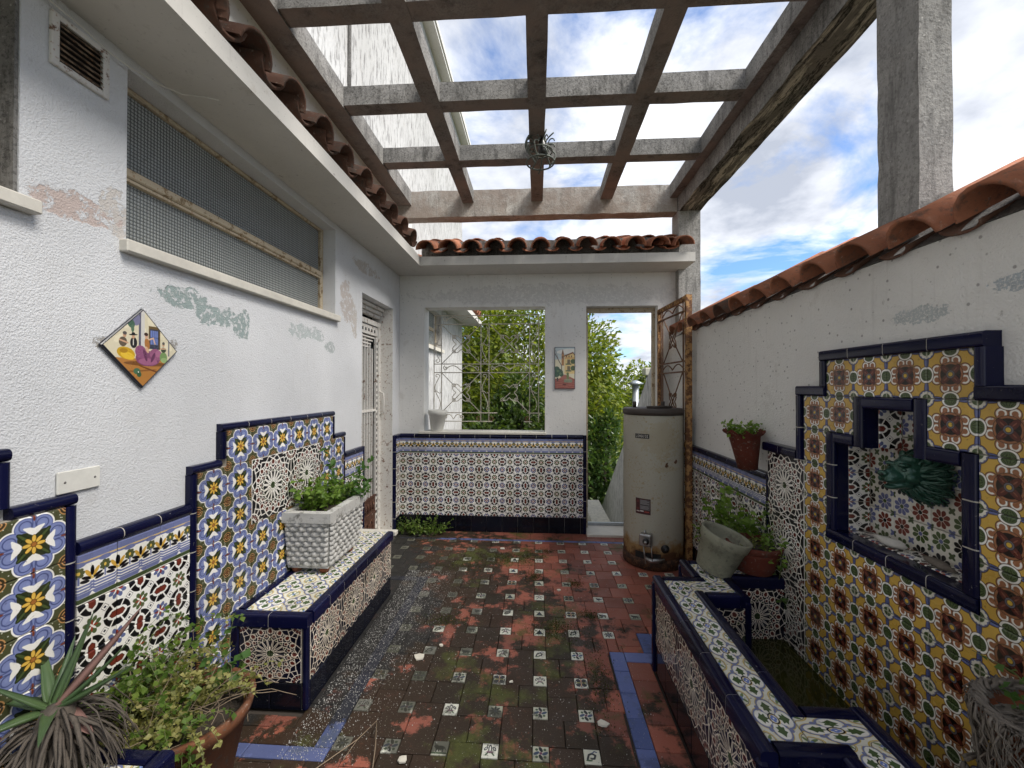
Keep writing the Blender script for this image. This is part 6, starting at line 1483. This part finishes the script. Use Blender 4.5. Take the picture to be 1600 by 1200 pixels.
for sg in (-1, 1): e.sphere(L3(.193, sg*.012, .000), (.004, .006, .004), 8, 5)
e.v = lsc(e); obj('nostril', e, M['dark'], ln_)
def pebble(loc, r, rot, label, seed, mat='stone'):
    bm = bmesh.new(); bmesh.ops.create_icosphere(bm, subdivisions=3, radius=1)
    for v in bm.verts:
        v.co *= 1+.30*mnoise.noise(v.co*1.3+Vector((seed, 0, 0)))+.12*mnoise.noise(v.co*3.5+Vector((0, seed, 0))); v.co = Vector((v.co.x*r[0], v.co.y*r[1], v.co.z*r[2]))
        v.co.rotate(Matrix.Rotation(rot, 3, 'Z'))
    b = MB().bm(bm, 0, True); b.v = [(p[0]+loc[0], p[1]+loc[1], p[2]+loc[2]) for p in b.v]; return props(obj('stone', b, M[mat]), label, 'stone')
pebble((1.287, 1.585, .838), (.018, .052, .018), .25, 'pale rounded stone lying on the niche floor', 2); pebble((1.292, 1.41, .834), (.016, .058, .012), -.1, 'long flat grey stone at the right of the niche floor', 5, 'root')
# chips and grit on the floor
def chip(x, y, r, seed, label):
    rng = random.Random(seed); n = 7; pts = [(x+r*(.6+.5*rng.random())*math.cos(2*math.pi*k/n), y+r*.8*(.6+.5*rng.random())*math.sin(2*math.pi*k/n)) for k in range(n)]
    vs = [(a, b, .002+.004*rng.random()) for a, b in pts]+[(a, b, .008+.004*rng.random()) for a, b in pts]
    b = MB().add(vs, [tuple(range(n))[::-1], tuple(range(n, 2*n))]+[(k, (k+1) % n, n+(k+1) % n, n+k) for k in range(n)]); return props(obj('plaster_chip', b, M['chip']), label, 'plaster chip', 'pale flakes fallen on the floor')
for x, y, r, sd, l in ((-.606, 2.10, .036, 1, 'curved pale flake on the dark floor near the bench corner'), (.275, 1.734, .026, 2, 'pale flake on red tiles beside the blue strip'), (-.502, 1.52, .024, 3, 'pale flake at the bottom edge of the view'), (-.513, 2.2, .013, 4, 'tiny pale flake just beyond the curved one'), (-.12, 1.95, .010, 5, 'tiny pale flake on the mossy middle of the floor'), (.15, 2.85, .016, 6, 'small pale flake on red tiles in front of the heater'), (-.3, 3.55, .03, 7, 'broken flake on the floor before the far tiled wall')): chip(x, y, r, sd, l)
rng = np.random.RandomState(2); V = []; Fq = []
for k in range(6800):
    if k < 5200: x = -.99+abs(rng.normal())*.19; y = rng.uniform(1.5, 3.1); x += .10*math.sin(y*3)*(rng.rand())
    else: x = rng.uniform(-.95, .5); y = rng.uniform(1.45, 3.6)
    if x < -.98 or (x < -.975 and y > 1.7): continue
    r = .0006+.0017*rng.rand()**4; a = rng.rand()*6.28; b = len(V)
    for q in range(4): V.append((x+r*math.cos(a+q*1.57), y+r*math.sin(a+q*1.57), .0018+.0012*rng.rand()))
    for q in range(4): V.append((x+r*math.cos(a+q*1.57)*1.2, y+r*math.sin(a+q*1.57)*1.2, .000))
    Fq += [(b, b+1, b+2, b+3), (b, b+4, b+5, b+1), (b+1, b+5, b+6, b+2), (b+2, b+6, b+7, b+3), (b+3, b+7, b+4, b)]
me = fast_mesh('grit', np.array(V), np.array(Fq), M['grit']); props(link('grit', me), kind='stuff')
s = MB(); s.tube([(-.92, 1.33, .02), (-.80, 1.46, .012), (-.70, 1.58, .02), (-.655, 1.66, .03), (-.62, 1.56, .02), (-.59, 1.45, .006)], .0022, 4).tube([(-.70, 1.58, .02), (-.72, 1.50, .01)], .0016, 4)
props(obj('twig', s, M['twig']), 'thin dry twig lying on the floor near the bench', 'twig')
# moss cushions
rng = np.random.RandomState(6); P = []
for cx, cy, rx, ry, n in ((-.25, 3.35, .26, .12, 1500), (-.02, 3.05, .05, .10, 500), (.05, 3.52, .12, .05, 500), (.10, 2.4, .13, .10, 900), (.33, 2.55, .06, .05, 350), (-.55, 2.45, .10, .06, 400), (.27, 2.95, .05, .05, 300), (.30, 2.0, .07, .22, 500), (-.6, 3.2, .3, .1, 600)):
    q = rng.normal(size=(n, 2))*.6; P.append(np.stack([cx+q[:, 0]*rx, cy+q[:, 1]*ry, np.full(n, .001)], 1))
P = np.concatenate(P); M['moss'] = mk_leaf('moss', (.030, .042, .006), (.06, .075, .012), (.11, .12, .02), .8, .2)
me = leaf_mesh('moss', P, .0075, M['moss'], aspect=.5, dirs=np.tile([0, 0, 1.0], (len(P), 1)), rng=rng); props(link('moss', me), kind='stuff')
# ---------------------------------------------------------------- beyond the yard
st = thing('staircase', (.8, 5.5, -1), 'outdoor stair going down beyond the doorway', 'stairs')
for k in range(14): obj('step', MB().box(.47, 1.24, 4.25+.24*k, 4.25+.24*(k+1)-.001, -3.2, -.02-.172*(k+1)), M['pier'], st)
pw = MB(); prof = [(4.161, -3.2), (8.6, -3.2), (8.6, -1.30), (4.66, 1.585), (4.60, 1.63), (4.60, 2.02), (4.57, 2.07), (4.161, 2.09)]; n = len(prof)
pw.add([(1.252, y, z) for y, z in prof]+[(1.44, y, z) for y, z in prof], [tuple(range(n)), tuple(range(n, 2*n))[::-1]]+[(k, n+k, n+(k+1) % n, (k+1) % n) for k in range(n)])
props(obj('stair_wall', pw, M['mould_white']), 'stained white wall whose top slopes down beside the outdoor stair', 'wall')
lw = MB(); prof = [(4.4, -3.2), (8.0, -3.2), (8.0, -2.05), (5.55, -.10), (5.40, -.06), (4.4, -.06)]; n = len(prof)
lw.add([(.60, y, z) for y, z in prof]+[(.80, y, z) for y, z in prof], [tuple(range(n)), tuple(range(n, 2*n))[::-1]]+[(k, n+k, n+(k+1) % n, (k+1) % n) for k in range(n)])
props(obj('stair_parapet', lw, M['pier']), 'low cream parapet at the head of the outdoor stair', 'parapet')
fl = thing('flue_pipe', (2.12, 9, -3.2), 'slim galvanised flue pipe with a round cowl beyond the doorway', 'chimney')
obj('pipe', MB().lathe([(.075, -3.2), (.075, .9), (.082, .9), (.082, .95), (.07, .95), (.07, 1.47), (0, 1.47)], (2.12, 9, 0), 16), M['zinc'], fl); obj('cowl', MB().lathe([(.0, 1.46), (.15, 1.47), (.17, 1.49), (.05, 1.55), (0, 1.56)], (2.12, 9, 0), 18), M['zinc'], fl)
fl = thing('flue_pipe', (3.05, 11, -3.2), 'thicker pale flue pipe behind the stair wall', 'chimney')
obj('pipe', MB().lathe([(.115, -3.2), (.115, 1.72), (0, 1.72)], (2.98, 11, 0), 16), M['zinc'], fl); obj('chimney_head', MB().box(2.80, 3.16, 10.85, 11.15, 1.72, 1.92, bev=.02), M['pier'], fl)
def tree(name, c, R_, n, size, mat, label, cat='tree', seed=1, trunk=True, clumps=46, group=None, zb=-3.2, twigs=0):
    rng = np.random.RandomState(seed); o = thing(name, (c[0], c[1], zb), label, cat, group); P = []; D = []; CC = []
    for k in range(clumps):
        u = rng.normal(size=3); u /= np.linalg.norm(u); r = .55+.45*rng.rand()**.5; cc = np.array(c)+u*r*np.array(R_)*.88; CC.append(cc); m = int(n/clumps*(.6+.8*rng.rand())); rad = np.array(R_)*(.20+.16*rng.rand())
        v = rng.normal(size=(m, 3)); v /= np.linalg.norm(v, axis=1)[:, None]; q = cc+v*rad*(.35+.65*rng.rand(m, 1)**.5); P.append(q); D.append(v+np.array([0, 0, -.15]))
    m = n//5; v = rng.normal(size=(m, 3)); v /= np.linalg.norm(v, axis=1)[:, None]; P.append(np.array(c)+v*np.array(R_)*(rng.rand(m, 1)**.4)*.92); D.append(v)
    P = np.concatenate(P); D = np.concatenate(D); cen = P.mean(0)
    me = leaf_mesh('crown', P, size, mat, up=.35, aspect=.5, center=cen, dirs=D, rng=rng); link('crown', me, o, loc=Vector(cen))
    if trunk:
        s = MB(); b = Vector((c[0], c[1], zb)); t = Vector(c)-Vector((0, 0, R_[2]*.45)); s.tube([b, b.lerp(t, .5)+Vector((.08, .05, 0)), t], [.17, .14, .11], 9)
        for k in range(min(26, clumps)): q = Vector(CC[k]); mid = t.lerp(q, .5)+Vector(rng.normal(size=3)*.12); s.tube([t, mid, q], [.06, .035, .01], 5)
        for k in range(twigs): q = Vector(CC[k % clumps]); s.tube([q, q+Vector((rng.rand()*.5, 0, .3+.5*rng.rand()))], [.008, .003], 4)
        obj('trunk', s, M['bark'], o)
tree('tree', (-.35, 10.4, 1.1), (2.55, 2.1, 2.75), 26000, .125, M['leaf_tree'], 'big sunlit yellow green tree filling the grille window and doorway', seed=3, clumps=90, twigs=14)
tree('tree', (-2.7, 13.5, 1.4), (2.6, 2.2, 3.3), 12000, .15, M['leaf_tree'], 'tall tree behind the white wing of the house', seed=4, clumps=50)
tree('tree', (-.5, 8.0, -.35), (1.5, .9, 1.85), 15000, .10, M['leaf_dark'], 'dark leafy tree standing low just beyond the grille window', seed=5, clumps=60)
tree('tree', (4.6, 17.0, .6), (1.6, 1.6, 1.85), 6000, .14, M['leaf_tree'], 'small bright tree far off behind the flue pipes', seed=6, clumps=36)
tree('tree', (1.3, 12.2, .1), (1.35, 1.2, 1.9), 9000, .12, M['leaf_tree'], 'light green tree right of the big one seen through the doorway', seed=7, clumps=44)
tree('shrub', (1.30, 8.9, -.55), (.85, .55, 1.45), 9000, .105, M['leaf_laurel'], 'glossy laurel bush at the foot of the stair wall', 'shrub', seed=8, clumps=46)
tree('shrub', (.72, 8.8, -1.4), (.6, .5, 1.0), 4000, .09, M['leaf_laurel'], 'low green bush left of the laurel beyond the stair', 'shrub', seed=9, clumps=26)
rng = np.random.RandomState(77); P = []
for k in range(220):
    a = rng.uniform(-1.1, 1.1); d = rng.uniform(38, 60); c = np.array([math.sin(a)*d, math.cos(a)*d, rng.uniform(-2.6, .2)]); v = rng.normal(size=(60, 3)); P.append(c+v*np.array([1.6, 1.2, 1.0]))
P = np.concatenate(P); me = leaf_mesh('far_woodland', P, .7, M['leaf_dark'], rng=rng); props(link('far_woodland', me), kind='stuff')
